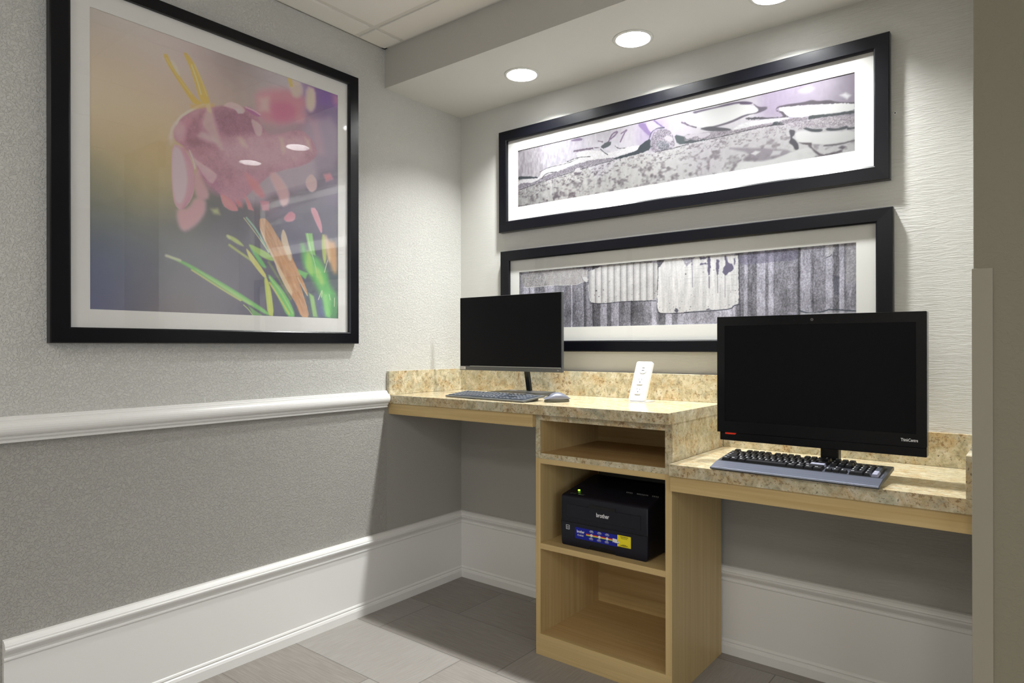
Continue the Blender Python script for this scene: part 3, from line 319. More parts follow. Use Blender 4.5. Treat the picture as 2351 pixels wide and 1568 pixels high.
def paint(kind, W, H, nx, ny):
    xs = np.linspace(0, W, nx); ys = np.linspace(0, H, ny)
    X, Y = np.meshgrid(xs, ys); img = np.full(X.shape+(3,), 0.5)
    gran = fbm(X, Y, 3.5, 11, octv=2)-0.5; soft = fbm(X, Y, 26, 5)-0.5
    for op in ART[kind]:
        if op[0] == 'b':
            acc = 0; wt = 1e-9
            for px, py, col in op[2]:
                wgt = np.exp(-(((X-px)**2+(Y-py)**2)/(2*op[1]**2)))+1e-6/(1+((X-px)**2+(Y-py)**2))
                acc = acc + wgt[..., None]*hexc(col); wt = wt + wgt
            img = acc/wt[..., None]
            if kind == 'a':
                img += ((fbm(X, Y, 14, 31, 0.6, 1.3)-0.5)*0.30*(1-np.clip(X/900, 0, .8)))[..., None]
        elif op[0] == 'n':
            p = np.array(op[1], float).reshape(-1, 2); yr = np.interp(X, p[:, 0], p[:, 1]); below = np.clip((yr-Y)/3, 0, 1)
            dpt = np.clip((yr-Y)/120, 0, 1)
            big = fbm(X, Y, 24, 41, 0.75, 0.7, 2); mid = fbm(X, Y, 12, 47, 1.0, 0.6, 2); fine = fbm(X, Y, 4, 53, 1.2, 0.7, 2)
            nn = np.where(dpt > 0.35, big*0.7+mid*0.3, mid*0.6+fine*0.4)
            k = np.clip((nn-0.48)/0.26, 0, 1)*below*(0.45+0.45*np.clip(1.4-X/1000, .2, 1))
            img = img*(1-k[..., None]) + k[..., None]*np.array([0.42, 0.37, 0.41])
            img += (below*(vnoise(X, Y, 1.8, 61)-0.5)*np.clip(1-dpt*6, 0, 1)*0.35)[..., None]
        elif op[0] == 'v':
            b = sorted(op[1]); px = [q[0] for q in b]; pg = [q[1]/255 for q in b]
            wob = (fbm(X, Y, 30, 71, 1, 3)-0.5)*5
            g = np.interp(X+wob, px, pg)
            g = g + (vnoise(X, Y, 2.2, 73, 1, 1.6)-0.5)*0.30 + (fbm(X, Y, 9, 79, 0.7, 3.5)-0.5)*0.22
            g = 0.14+0.86*g+(fbm(X, Y, 45, 83, 1, 1.5)-0.5)*0.2
            img = g[..., None]*np.array([0.97, 0.96, 1.04])
        else:
            P_ = np.array(op[-1], float).reshape(-1, 2); pts = [q for q in P_]
            if op[0] == 'p':
                _, col, blur, alpha, tex, _ = op
                if len(pts) > 4: pts = chaikin(pts)
                pad = blur*2
                if kind == 'F': blur = blur*(1.2 if blur < 7 else 2.2)
            else:
                _, col, wd, blur, alpha, _ = op; tex = 0
                if len(pts) > 2: pts = chaikin(pts, False)
                pad = wd+blur
            Q = np.array(pts); i0, i1 = np.searchsorted(xs, [Q[:, 0].min()-pad, Q[:, 0].max()+pad]); j0, j1 = np.searchsorted(ys, [Q[:, 1].min()-pad, Q[:, 1].max()+pad])
            if i1 <= i0 or j1 <= j0: continue
            S = (slice(j0, j1), slice(i0, i1)); x = X[S]; y = Y[S]
            if op[0] == 'p':
                jit = (vnoise(x, y, 5, 91)-0.5)*(0 if blur > 3 or kind == 'F' else 4)
                sd = segdist(x, y, pts, True)+0; sd = np.where(inside(x, y, pts), -sd, sd)+jit
            else: sd = segdist(x, y, pts, False)-wd/2+((vnoise(x, y, 6, 93)-0.5)*(2 if kind == 'a' else 0))
            a = np.clip(0.5-sd/max(blur*1.3, 1.0), 0, 1); a = a*a*(3-2*a)*alpha
            c = np.zeros(x.shape+(3,))+hexc(col)
            if tex == 1: c += (gran[S]*0.10+soft[S]*0.10)[..., None]
            elif tex == 2: c += ((fbm(x+y*0.45, y*0.2, 6, 17)-0.5)*0.28)[..., None]
            elif tex == 3: c += (gran[S]*0.16)[..., None]
            elif tex == 4: c += ((vnoise(x, y, 2.4, 19)-0.5)*0.42+soft[S]*0.2)[..., None]
            elif tex in (5, 8): c += ((vnoise(x, y, 2.4, 23)-0.5)*0.30+(fbm(x, y, 14, 29, 0.6, 2)-0.5)*0.25)[..., None]
            elif tex == 6: c += (np.cos((x-8)*2*PI/29.5)*0.05*1.0-np.clip(np.cos((x-20)*2*PI/29.5)-0.75, 0, 1)*0.6+gran[S]*0.10+soft[S]*0.10)[..., None]
            elif tex == 7: c += ((fbm(x, y, 16, 37, 0.5, 5)-0.5)*0.22+gran[S]*0.10)[..., None]
            img[S] = img[S]*(1-a[..., None])+c*a[..., None]
    if kind == 'F': img += (soft*0.03)[..., None]
    if kind == 'a': img = img*0.72+img.mean(axis=2, keepdims=True)*0.28
    img = np.clip(img, 0.01, 0.97)
    lin = np.where(img <= 0.04045, img/12.92, ((img+0.055)/1.055)**2.4)*PRINT_GAIN[kind]
    mx = lin.max(axis=2, keepdims=True); soft_mx = np.where(mx > 0.5, 0.5+0.36*(1-np.exp(-(mx-0.5)/0.36)), mx)
    return X, Y, lin*soft_mx/np.maximum(mx, 1e-6)
def print_mesh(kind, W, H, nx, ny, place):
    X, Y, col = paint(kind, W*1000, H*1000, nx, ny)
    X = X/1000; Y = Y/1000; N = nx*ny
    co = np.zeros((N, 3)); fx = X.ravel(); fyv = Y.ravel()
    o_, ux = place
    for k in range(3): co[:, k] = o_[k]+ux[k]*fx+(fyv if k == 2 else 0)
    me = bpy.data.meshes.new('print'); me.vertices.add(N); me.vertices.foreach_set('co', co.ravel())
    idx = np.arange(N).reshape(ny, nx); q = np.stack([idx[:-1, :-1], idx[:-1, 1:], idx[1:, 1:], idx[1:, :-1]], -1).reshape(-1, 4)
    nf = len(q); me.loops.add(nf*4); me.loops.foreach_set('vertex_index', q.ravel().astype(np.int32))
    me.polygons.add(nf); me.polygons.foreach_set('loop_start', np.arange(0, nf*4, 4, dtype=np.int32)); me.update(calc_edges=True)
    at = me.color_attributes.new('print', 'FLOAT_COLOR', 'POINT'); ca = np.ones((N, 4)); ca[:, :3] = col.reshape(-1, 3); at.data.foreach_set('color', ca.ravel().astype(np.float32))
    return me
def picture(name, label, plane, o0, o1, oz0, oz1, i0, i1, iz0, iz1, p0, p1, pz0, pz1, kind, nx, ny, glass, FT=0.03):
    """plane 'L': on the left wall (u = y), 'B': on the back wall (u = x)"""
    def V(u, d, z): return (d, u, z) if plane == 'L' else (u, -d, z)
    root = thing(name, label, 'picture', V((o0+o1)/2, 0, oz0))
    bm = bmesh.new()
    ov = [(o0, oz0), (o1, oz0), (o1, oz1), (o0, oz1)]; iv = [(i0, iz0), (i1, iz0), (i1, iz1), (i0, iz1)]
    prof_ = [(0.0, 0.0015), (0.0, FT-0.003), (0.06, FT), (0.9, FT-0.001), (1.0, FT-0.004), (1.0, FT-0.016), (0.85, FT-0.016), (0.85, 0.0015)]
    rings = []
    for s_, d in prof_: rings.append([bm.verts.new(V(a[0]+(b[0]-a[0])*s_, d, a[1]+(b[1]-a[1])*s_)) for a, b in zip(ov, iv)])
    for k in range(len(prof_)):
        A = rings[k]; B2 = rings[(k+1) % len(prof_)]
        for i in range(4): bm.faces.new((A[i], A[(i+1) % 4], B2[(i+1) % 4], B2[i]))
    obj('frame', bm, m_frame, root)
    bm = bmesh.new(); mo = [(i0-.006, iz0-.006), (i1+.006, iz0-.006), (i1+.006, iz1+.006), (i0-.006, iz1+.006)]; mi = [(p0, pz0), (p1, pz0), (p1, pz1), (p0, pz1)]
    rs = []
    for pts, d in ((mo, FT-.0165), (mi, FT-.0165), ([(p0-.0008 if a[0] == p0 else p1+.0008, a[1]+(-.0008 if a[1] == pz0 else .0008)) for a in mi], FT-.0185), (mo, FT-.0185)):
        rs.append([bm.verts.new(V(a[0], d, a[1])) for a in pts])
    # bevelled window of the mat opens toward the viewer
    for k in range(4):
        A = rs[k]; B2 = rs[(k+1) % 4]
        for i in range(4): bm.faces.new((A[i], A[(i+1) % 4], B2[(i+1) % 4], B2[i]))
    obj('mat_board', bm, m_mat if plane == 'L' else m_mat_b, root)
    me = print_mesh(kind, p1-p0, pz1-pz0, nx, ny, (V(p0, FT-.019, pz0), (0, 1, 0) if plane == 'L' else (1, 0, 0)))
    obj('art_print', me, m_print, root)
    if plane == 'B': bxo('backing_board', (i0-.004, i1+.004, -(FT-.0195), -.0025, iz0-.004, iz1+.004), m_fillet, root)
    else: bxo('backing_board', (.0025, FT-.0195, i0-.004, i1+.004, iz0-.004, iz1+.004), m_fillet, root)
    bm = bmesh.new(); vs = [bm.verts.new(V(u, FT-.0125, z)) for u, z in mo]; f = bm.faces.new(vs)
    me = bpy.data.meshes.new('glass'); bm.normal_update()
    want = Vector((1, 0, 0)) if plane == 'L' else Vector((0, -1, 0))
    if f.normal.dot(want) < 0: f.normal_flip()
    bm.to_mesh(me); bm.free(); obj('glass', me, glass, root)
    return root
# ------------------------------------------------------------------ room shell
XW, YW, XW2 = 2.112, -0.53, 2.62     # wing wall
ZS, ZC, YS = 2.2487, 2.42, -0.4856
XR, YR = 4.8, -5.5
struct(bxo('floor', (-0.12, XR+.12, YR-.12, 0.12, -0.06, 0), m_floor))
struct(bxo('wall_left', (-0.12, 0, YR-.12, 0.12, 0, 2.6), m_wall_left))
struct(bxo('wall_back', (0, XR+.12, 0, 0.12, 0, 2.6), m_wall_back))
struct(bxo('wall_rear', (0, XR, YR-.12, YR, 0, 2.6), m_soffit))
WY0, WY1, WZ0, WZ1 = -4.3, -2.1, 0.8, 2.15
bm = bmesh.new()
for d in ((XR, XR+.12, YR-.12, WY0, 0, 2.6), (XR, XR+.12, WY1, 0, 0, 2.6), (XR, XR+.12, WY0, WY1, 0, WZ0), (XR, XR+.12, WY0, WY1, WZ1, 2.6)): box(bm, *d)
struct(obj('wall_right', bm, m_soffit))
win = bpy.data.objects.new('window_1', None); C.objects.link(win); win.location = (XR, (WY0+WY1)/2, WZ0); struct(win)
bm = bmesh.new(); ym = (WY0+WY1)/2
for d in ((XR-.01, XR+.06, WY0, WY1, WZ0, WZ0+.05), (XR-.01, XR+.06, WY0, WY1, WZ1-.05, WZ1), (XR-.01, XR+.06, WY0, WY0+.05, WZ0+.05, WZ1-.05), (XR-.01, XR+.06, WY1-.05, WY1, WZ0+.05, WZ1-.05), (XR-.01, XR+.06, ym-.02, ym+.02, WZ0+.05, WZ1-.05)): box(bm, *d)
obj('window_frame', bm, m_white_trim, win)
bm = bmesh.new(); bm.faces.new([bm.verts.new(p) for p in ((XR+.03, WY0+.05, WZ0+.05), (XR+.03, WY0+.05, WZ1-.05), (XR+.03, WY1-.05, WZ1-.05), (XR+.03, WY1-.05, WZ0+.05))]); obj('pane', bm, m_glass, win)
struct(bxo('wall_wing', (XW, XW2, YW, 0, 0, 2.6), m_wing))
wl = struct(bxo('wall_alcove', (XW-.0008, XW, YW+.001, 0, 0, ZS), mat('alcove_side_paint', UP, .55, .3)))
# soffit over the alcove
DL = [(0.557, 'round recessed downlight nearest the left wall'), (1.070, 'round recessed downlight in the middle of the soffit'), (1.567, 'round recessed downlight cut off by the top of the picture')]
YD, RD, QD = -0.230, 0.0635, 0.09
bm = bmesh.new()
def quad(bm, a, b, c, d, z): bm.faces.new([bm.verts.new((p[0], p[1], z)) for p in (a, b, c, d)])
xs_ = [0.0] + [v for x, _ in DL for v in (x-QD, x+QD)] + [XW]
quad(bm, (0, YS), (XW, YS), (XW, YD-QD), (0, YD-QD), ZS); quad(bm, (0, YD+QD), (XW, YD+QD), (XW, 0), (0, 0), ZS)
for i in range(0, len(xs_), 2): quad(bm, (xs_[i], YD-QD), (xs_[i+1], YD-QD), (xs_[i+1], YD+QD), (xs_[i], YD+QD), ZS)
for x, _ in DL:                     # square patches with a round opening for each can
    n = 48; ci = []; sq = []
    for i in range(n):
        a = 2*PI*i/n; c, s = math.cos(a), math.sin(a); k = QD/max(abs(c), abs(s))
        ci.append(bm.verts.new((x+RD*c, YD+RD*s, ZS))); sq.append(bm.verts.new((x+k*c, YD+k*s, ZS)))
    for i in range(n): bm.faces.new((ci[i], ci[(i+1) % n], sq[(i+1) % n], sq[i]))
for f in bm.faces:
    f.normal_update()
    if f.normal.z > 0: f.normal_flip()
    f.material_index = 1
for a, b in (((0, YS), (XW, YS)),): 
    f = bm.faces.new([bm.verts.new(p) for p in ((a[0], a[1], ZS), (b[0], b[1], ZS), (b[0], b[1], 2.6), (a[0], a[1], 2.6))])
f = bm.faces.new([bm.verts.new(p) for p in ((0, YS, 2.6), (XW, YS, 2.6), (XW, 0, 2.6), (0, 0, 2.6))])
me_ = bpy.data.meshes.new('ceiling_soffit'); bm.to_mesh(me_); bm.free()
so = obj('ceiling_soffit', me_, [m_soffit, m_soffit_under]); struct(so)
# suspended ceiling: tiles (slightly tegular) and T grid
gx = [0.126 + 0.61*k for k in range(-1, 9)]; gy = [-0.647 - 0.61*k for k in range(-1, 9)]
bm = bmesh.new()
for i in range(len(gx)-1):
    for j in range(len(gy)-1):
        x0, x1, y1, y0 = max(gx[i], 0.0), min(gx[i+1], XR), min(gy[j], YS if True else 0), max(gy[j+1], YR)
        if x1-x0 < 0.02 or y1-y0 < 0.02: continue
        box(bm, x0+.0135, x1-.0135, y0+.0135, y1-.0135, ZC-.006, ZC+.012); box(bm, x0+.002, x1-.002, y0+.002, y1-.002, ZC+.004, ZC+.014)
box(bm, 0, XR, YR, YS, ZC+.014, ZC+.05); box(bm, XW2, XR, YS, 0, ZC, ZC+.05)
struct(obj('ceiling', bm, m_tile))
bm = bmesh.new()
for x in gx:
    if 0 < x < XR: box(bm, x-.012, x+.012, YR, YS, ZC-.0005, ZC+.004)
for y in gy:
    if YR < y < YS: box(bm, 0, XR, y-.012, y+.012, ZC-.0008, ZC+.004)
box(bm, 0, .020, YR, YS, ZC-.002, ZC+.003); box(bm, 0, XW, YS-.020, YS, ZC-.002, ZC+.003)
box(bm, 0, .002, YR, YS, ZC-.002, ZC+.02)
struct(obj('trim_1', bm, m_grid), 'white metal grid of the suspended ceiling')
# baseboards
BB = [(0, 0), (.023, 0), (.023, .030), (.020, .038), (.0165, .041), (.0185, .046), (.0165, .051), (.014, .054), (.014, .262), (.017, .266), (.017, .270), (.0135, .273), (.0155, .279), (.022, .287), (.027, .294), (.0285, .298), (.0285, .301), (.024, .303), (.024, .307), (.020, .313), (.012, .319), (0, .320)]
bm = bmesh.new(); prism(bm, [(a, b) for a, b in BB], -1.85, 0, 'y'); struct(obj('baseboard_left', bm, m_white_trim))
bm = bmesh.new(); prism(bm, [(-a, b) for a, b in BB], 0.0, XW-.001, 'x'); struct(obj('baseboard_back', bm, m_white_trim))
# chair rail on the left wall
CR = [(0, .861), (.012, .861), (.013, .865), (.010, .868), (.012, .871), (.017, .873), (.018, .877), (.0165, .880)]
for i in range(9):
    a = -75 + 150*i/8; CR.append((.0165+.0135*math.cos(math.radians(a)), .8995+.0195*math.sin(math.radians(a))))
CR += [(.013, .921), (.013, .924), (.009, .927), (.008, .931), (.004, .933), (0, .933)]
bm = bmesh.new(); prism(bm, CR, YR, -0.4815, 'y'); struct(obj('trim_2', bm, m_white_trim, bevel=0.0), 'white moulded chair rail along the left wall')
# corner guard of the wing wall
bm = bmesh.new(); prism(bm, [(XW-.004, YW-.0035), (XW+.036, YW-.0035), (XW+.036, YW-.0002), (XW-.0012, YW-.0002), (XW-.0012, YW+.034), (XW-.004, YW+.034)], 0, 1.303, 'z')
struct(obj('trim_3', bm, m_guard, bevel=.001), 'painted corner guard strip on the wing wall')
# ------------------------------------------------------------------ downlights
for x, lb in DL:
    r = thing('ceiling_downlight', lb, 'ceiling light', (x, YD, ZS), group='round downlights in the soffit')
    bm = bmesh.new(); ring(bm, (x, YD, ZS), 0.0620, 0.0735, -0.004); obj('trim_ring', bm, m_ringm, r, smooth=True)
    # reflector can above the opening: white flared inside, lamp at the top
    bm = bmesh.new(); n = 48; L = []
    for rr, z in ((.0620, -.004), (.0605, 0), (.046, .062), (.0625, .064), (.0632, 0)):
        L.append([bm.verts.new((x+rr*math.cos(2*PI*i/n), YD+rr*math.sin(2*PI*i/n), ZS+z)) for i in range(n)])
    for k in range(4):
        for i in range(n): bm.faces.new((L[k][i], L[k][(i+1) % n], L[k+1][(i+1) % n], L[k+1][i]))
    bm.faces.new(L[3])
    obj('reflector', bm, m_refl, r, smooth=True)
    bm = bmesh.new(); cyl(bm, (x, YD, ZS+.0595), .0455, .002, n=48); obj('lens', bm, m_lens, r)
    d = bpy.data.lights.new('downlight_lamp', 'AREA'); d.shape = 'DISK'; d.size = .088; d.energy = P_DOWN; d.color = (0.985, 1.0, 0.985)
    o = bpy.data.objects.new('downlight_lamp', d); C.objects.link(o); o.parent = r; o.location = (0, 0, .058)
# fill light panels added to the unseen ceiling behind the camera
for x, y, lb in ((1.041, -3.392, 'added square fill light panel above the camera side of the room'), (2.871, -3.392, 'added square fill light panel further right behind the camera'), (1.956, -4.612, 'added square fill light panel near the rear wall')):
    r = thing('fill_panel_light', lb, 'ceiling light', (x, y, ZC), group='added fill light panels behind the camera')
    bm = bmesh.new()
    for d in ((x-.29, x+.29, y-.29, y-.26, ZC-.014, ZC-.0065), (x-.29, x+.29, y+.26, y+.29, ZC-.014, ZC-.0065), (x-.29, x-.26, y-.26, y+.26, ZC-.014, ZC-.0065), (x+.26, x+.29, y-.26, y+.26, ZC-.014, ZC-.0065)): box(bm, *d)
    obj('light_frame', bm, m_grid, r)
    bxo('diffuser', (x-.26, x+.26, y-.26, y+.26, ZC-.012, ZC-.0065), m_panel, r)
    area_light('fill_panel_lamp', (0, 0, -.016), (0, 0, 0), .5, .5, P_PANEL/3, (1.0, 0.965, 0.91), r)
area_light('daylight_lamp', (XR-.03, (WY0+WY1)/2, (WZ0+WZ1)/2), (0, PI/2, 0), WZ1-WZ0-.1, WY1-WY0-.1, P_WIN, (0.94, 0.97, 1.0))
# ------------------------------------------------------------------ pictures
picture('framed_picture', 'large framed photo of a pink flower with yellow stamens on the left wall', 'L', -1.7453, -.6497, 1.136, 2.2348, -1.6925, -.6964, 1.1823, 2.1971, -1.638, -.7428, 1.2376, 2.1401, 'F', 520, 524, m_glass_big)
picture('framed_picture', 'upper wide black framed photo of cracked bark on the back wall', 'B', .2648, 1.8635, 1.6509, 2.1166, .3112, 1.818, 1.6999, 2.0697, .366, 1.7612, 1.7608, 2.0182, 'a', 900, 168, m_glass)
picture('framed_picture', 'lower wide black framed photo of corrugated metal sheets behind the monitors', 'B', .2741, 1.8718, 1.1013, 1.5629, .3232, 1.8234, 1.148, 1.5168, .3731, 1.7643, 1.2065, 1.4619, 'b', 900, 168, m_glass)
# wall anchor
r = thing('wall_anchor', 'tiny white screw anchor in the wall right of the bark photo', 'screw anchor', (1.8745, 0, 1.863))
bm = bmesh.new(); cyl(bm, (1.8745, 0, 1.863), .0048, -.0015, 'y', 20); obj('collar', bm, m_white, r)
bm = bmesh.new(); cyl(bm, (1.8745, -.0012, 1.863), .0022, -.0006, 'y', 14); obj('screw_hole', bm, m_slot, r)
# ------------------------------------------------------------------ counters
CT, CB, D = 0.914, 0.8779, -0.4785
r = thing('countertop', 'upper granite-look countertop with backsplash in the left corner', 'countertop', (.66, -.24, .83))
bm = bmesh.new(); box(bm, 0.0, 1.324, D, 0, CB, CT); o = obj('slab', bm, [m_gran, m_gran_top], r, bevel=.0012)
for p in o.data.polygons:
    if p.normal.z > .9: p.material_index = 1
bxo('backsplash', (.0195, 1.3225, -.019, 0, CT+.0003, 1.0167), m_gran, r, bevel=.001)
bxo('side_splash', (0, .019, D, 0, CT+.0003, 1.0167), m_gran, r, bevel=.001)
bxo('apron', (0.001, .7865, D+.010, D+.029, .8298, CB), m_wood_x, r, bevel=.001)
LT, LB = 0.7559, 0.7182
r = thing('countertop', 'lower granite-look countertop with backsplash on the right', 'countertop', (1.72, -.24, .67))
bm = bmesh.new(); box(bm, 1.3235, 2.110, D, 0, LB, LT); o = obj('slab', bm, [m_gran, m_gran_top], r, bevel=.0012)
for p in o.data.polygons:
    if p.normal.z > .9: p.material_index = 1
bxo('backsplash', (1.3235, 2.0915, -.019, 0, LT+.0003, .8594), m_gran, r, bevel=.001)
bxo('side_splash', (2.092, 2.110, D, 0, LT+.0003, .8594), m_gran, r, bevel=.001)
bxo('apron', (1.3235, 2.110, D+.010, D+.029, .6691, LB), m_wood_x, r, bevel=.001)
# ------------------------------------------------------------------ shelf cabinet
X0, X1, NL, NR, YF, YB = .7865, 1.3204, .807, 1.2978, -.4487, -.031
r = thing('shelf_cabinet', 'light maple open shelf cabinet between the two countertops', 'cabinet', (1.05, -.24, 0))
for a, b in ((X0, NL), (NR, X1)): bxo('side_panel', (a, b, YF, YB, 0, .7163), m_wood_z, r, bevel=.0008)
for a, b in ((X0, NL), (NR, X1)): bxo('niche_side', (a, b, YF+.003, YB, .7163, CB), m_wood_z, r)
bxo('back_panel', (NL, NR, YB-.012, YB, .0776, CB), m_wood_x, r)
bxo('toe_kick', (X0+.0005, X1-.0005, YF-.0006, YF+.018, 0, .0776), m_wood_x, r, bevel=.0006)
bxo('bottom_shelf', (NL, NR, YF+.018, YB-.012, .058, .0776), m_wood_in, r)
bxo('shelf', (NL, NR, YF+.0005, YB-.012, .3869, .4075), m_wood_x, r, bevel=.0006)
bxo('top_rail', (NL, NR, YF+.0003, YB-.012, .6976, .7163), m_wood_x, r, bevel=.0006)
bxo('niche_shelf', (NL, NR, YF+.004, YB-.012, .7163, .7354), m_wood_in, r)
bxo('niche_top', (NL, NR, YF+.004, YB-.012, .8548, CB), m_wood_in, r)
bm = bmesh.new()
for d in ((X0, NL, YF, YF+.003, .7163, CB), (NR, X1, YF, YF+.003, .7163, CB), (NL, NR, YF, YF+.003, .8548, CB), (NL, NR, YF, YF+.003, .7163, .7354)): box(bm, *d)
obj('niche_facing', bm, m_gran, r)
bxo('side_facing', (X1, X1+.0025, YF, -.0195, LT+.0005, CB), m_gran, r)
# ------------------------------------------------------------------ printer
r = thing('laser_printer', 'black laser printer with a blue and yellow sticker inside the cabinet', 'printer', (1.04, -.24, .4075))
yf, z0 = -.405, .4075
bm = bmesh.new(); prism(bm, [(yf+.002, z0+.004), (yf, z0+.012), (yf, .5795), (yf+.004, .5855), (yf+.012, .589), (-.20, .622), (-.075, .622), (-.07, .61), (-.07, z0+.004)], .868, 1.215, 'x'); 
obj('housing', bm, m_navy, r, bevel=.006, seg=3)
bxo('output_flap', (.895, 1.205, -.19, -.085, .6225, .676), m_black, r, bevel=.006)
# paper tray front with hand notch at the bottom
bm = bmesh.new(); prism(bm, [(.874, z0+.004), (.879, z0), (.988, z0), (.990, z0+.006), (.997, .423), (1.085, .423), (1.092, z0+.006), (1.094, z0), (1.206, z0), (1.2135, z0+.004), (1.2135, .492), (.8695, .492)], yf-.0025, yf+.0005, 'y')
o = obj('paper_tray', bm, m_navy, r, bevel=.001)
bxo('tray_notch', (.990, 1.092, yf-.0003, yf+.006, z0+.001, .430), m_black, r)
def rim(bm, x0, x1, z0_, z1_, wd, ya, yb):
    for d in ((x0, x1, ya, yb, z0_, z0_+wd), (x0, x1, ya, yb, z1_-wd, z1_), (x0, x0+wd, ya, yb, z0_+wd, z1_-wd), (x1-wd, x1, ya, yb, z0_+wd, z1_-wd)): box(bm, *d)
bm = bmesh.new(); rim(bm, .893, 1.190, .508, .557, .0013, yf-.0006, yf+.001); box(bm, .8685, 1.2145, yf-.0005, yf+.001, .4925, .4945)
obj('door_groove', bm, m_black, r)
bxo('front_door', (.8945, 1.1885, yf-.0015, yf+.001, .5095, .5555), m_navy, r, bevel=.0008)
bxo('door_grip', (.989, 1.093, yf-.0022, yf, .5545, .5655), m_black, r)
obj('logo', text_mesh('brother', .0205, facing_y(1.017, yf-.0018, .5275), bold=.0003, wscale=.80), m_text, r)
bm = bmesh.new(); cyl(bm, (.915, -.357, .5975), .0042, .003, n=16); obj('status_light', bm, m_led, r)
bm = bmesh.new(); 
for a in (.898, .912): box(bm, a, a+.009, -.392, -.380, .5915, .5925)
box(bm, .935, .957, -.393, -.382, .5915, .5928); obj('button', bm, m_greyd, r)
bm = bmesh.new()
for a, b in ((1.083, 1.108), (1.124, 1.166), (1.183, 1.208)):
    x = a
    while x < b: box(bm, x, x+.004, -.309, -.306, .5985, .6075); x += .0065
obj('vent', bm, m_grey, r)
bm = bmesh.new(); rim(bm, .892, .907, .465, .481, .0016, yf-.0033, yf-.0024); box(bm, .895, .904, yf-.0033, yf-.0024, .4735, .4748); box(bm, .895, .904, yf-.0033, yf-.0024, .4695, .4705); obj('front_emblem', bm, m_textg, r)
st = bxo('sticker', (.9305, 1.102, yf-.0030, yf-.0024, .4385, .4785), m_blue, r); st['label'] = 'blue and yellow advertising sticker'
def lb(name, bm, m): return obj(name, bm, m, st)
bm = bmesh.new(); box(bm, 1.102, 1.1535, yf-.0031, yf-.0024, .4412, .4802); o = lb('yellow_panel', bm, m_yel)
for z, h_, m_ in ((.4595, .0034, m_sred), (.4562, .0033, m_syel), (.4536, .0026, m_sgrn)):
    bm = bmesh.new(); box(bm, .977, 1.086, yf-.0034, yf-.0029, z, z+h_); lb('stripe', bm, m_)
for x in (.999, 1.031, 1.062):
    bm = bmesh.new(); cyl(bm, (x, yf-.0030, .4590), .0052, -.0008, 'y', 24); d_ = lb('dot', bm, m_text)
bm = bmesh.new(); prism(bm, [(1.084, .4525), (1.084, .4650), (1.098, .4645), (1.102, .4625), (1.1055, .4580), (1.110, .4560), (1.1105, .4515), (1.086, .4515)], yf-.0040, yf-.0031, 'y'); lb('van_picture', bm, m_text)
bm = bmesh.new(); prism(bm, [(1.1015, .4590), (1.1035, .4605), (1.106, .4575), (1.1025, .4575)], yf-.0044, yf-.0040, 'y')
for x in (1.0885, 1.1055): cyl(bm, (x, yf-.0040, .4520), .0017, -.0004, 'y', 12)
lb('van_mark', bm, m_slot)
lb('sticker_text', text_mesh('brother', .0135, facing_y(.9380, yf-.0031, .4605), bold=.0003, wscale=.74), m_text)
lb('sticker_text', text_mesh('refresh', .0100, facing_y(.9485, yf-.0031, .4490), wscale=.62), m_text)
bm = bmesh.new(); ring(bm, (0, 0, 0), .0024, .0034, .0004, 20); bmesh.ops.transform(bm, matrix=Matrix.Translation((.9440, yf-.0031, .4520)) @ Matrix.Rotation(PI/2, 4, 'X'), verts=bm.verts); lb('arrow_ring', bm, m_text)
random.seed(4)
bm = bmesh.new()
for cx, up in ((.999, 1), (1.031, 1), (1.062, 1), (.999, 0), (1.031, 0), (1.062, 0)):
    zz = .4745 if up else .4492
    for k, (wd, hh) in enumerate(((.010, .0019), (.017, .0019), (.014, .0009))):
        x = cx-wd/2 if up else cx-wd*.6
        z_ = zz-k*.0030; e = x+wd
        while x < e: q = random.uniform(.0012, .0026); box(bm, x, min(x+q, e), yf-.0034, yf-.0029, z_, z_+hh); x += q+.0005
lb('small_print', bm, m_textg)
bm = bmesh.new()
for wd, z_, hh in ((.030, .4745, .0022), (.022, .4715, .0009), (.026, .4690, .0008), (.014, .4485, .0014), (.028, .4455, .0024), (.040, .4430, .0007)):
    x = 1.128-wd/2; e = x+wd
    while x < e: q = random.uniform(.0012, .0026); box(bm, x, min(x+q, e), yf-.0035, yf-.0030, z_, z_+hh); x += q+.0005
lb('yellow_panel_print', bm, m_olive)
# ------------------------------------------------------------------ left monitor
r = thing('computer_monitor', 'slim black monitor on the upper countertop by the corner', 'monitor', (.4655, -.13, CT))
mx0, mx1, my = .1905, .7385, -.212
bxo('housing', (mx0, mx1+.003, my+.0015, my+.016, 1.019, 1.342), m_greyd, r, bevel=.0015)
bxo('rear_cover', (mx0+.14, mx1-.14, my+.016, my+.045, 1.07, 1.25), m_greyd, r, bevel=.01)
bxo('screen', (mx0+.0012, mx1-.0012, my, my+.0015, 1.038, 1.3408), m_screen, r)
bxo('chin_bezel', (mx0, mx1, my-.0012, my+.0015, 1.019, 1.0365), m_grey, r, bevel=.0008)
bxo('chin_edge', (mx0+.06, mx1-.002, my-.0014, my+.0012, 1.0365, 1.0382), m_whited, r)
b = bxo('badge', (mx0+.003, mx0+.034, my-.0018, my-.0010, 1.0225, 1.0345), m_silver, r)
obj('badge_text', text_mesh('lenovo', .0075, facing_y(mx0+.0048, my-.0019, 1.0265), wscale=1.0, ext=.0001), m_greyd, b)
obj('power_label', text_mesh('D24', .0055, facing_y(mx1-.019, my-.0014, 1.0250), ext=.0001), m_textg, r)
bm = bmesh.new()
A = [bm.verts.new(p) for p in ((.4640, -.080, .929), (.4860, -.080, .929), (.4860, -.064, .929), (.4640, -.064, .929))]
B2 = [bm.verts.new(p) for p in ((.4640, -.130, 1.17), (.4860, -.130, 1.17), (.4860, -.112, 1.17), (.4640, -.112, 1.17))]
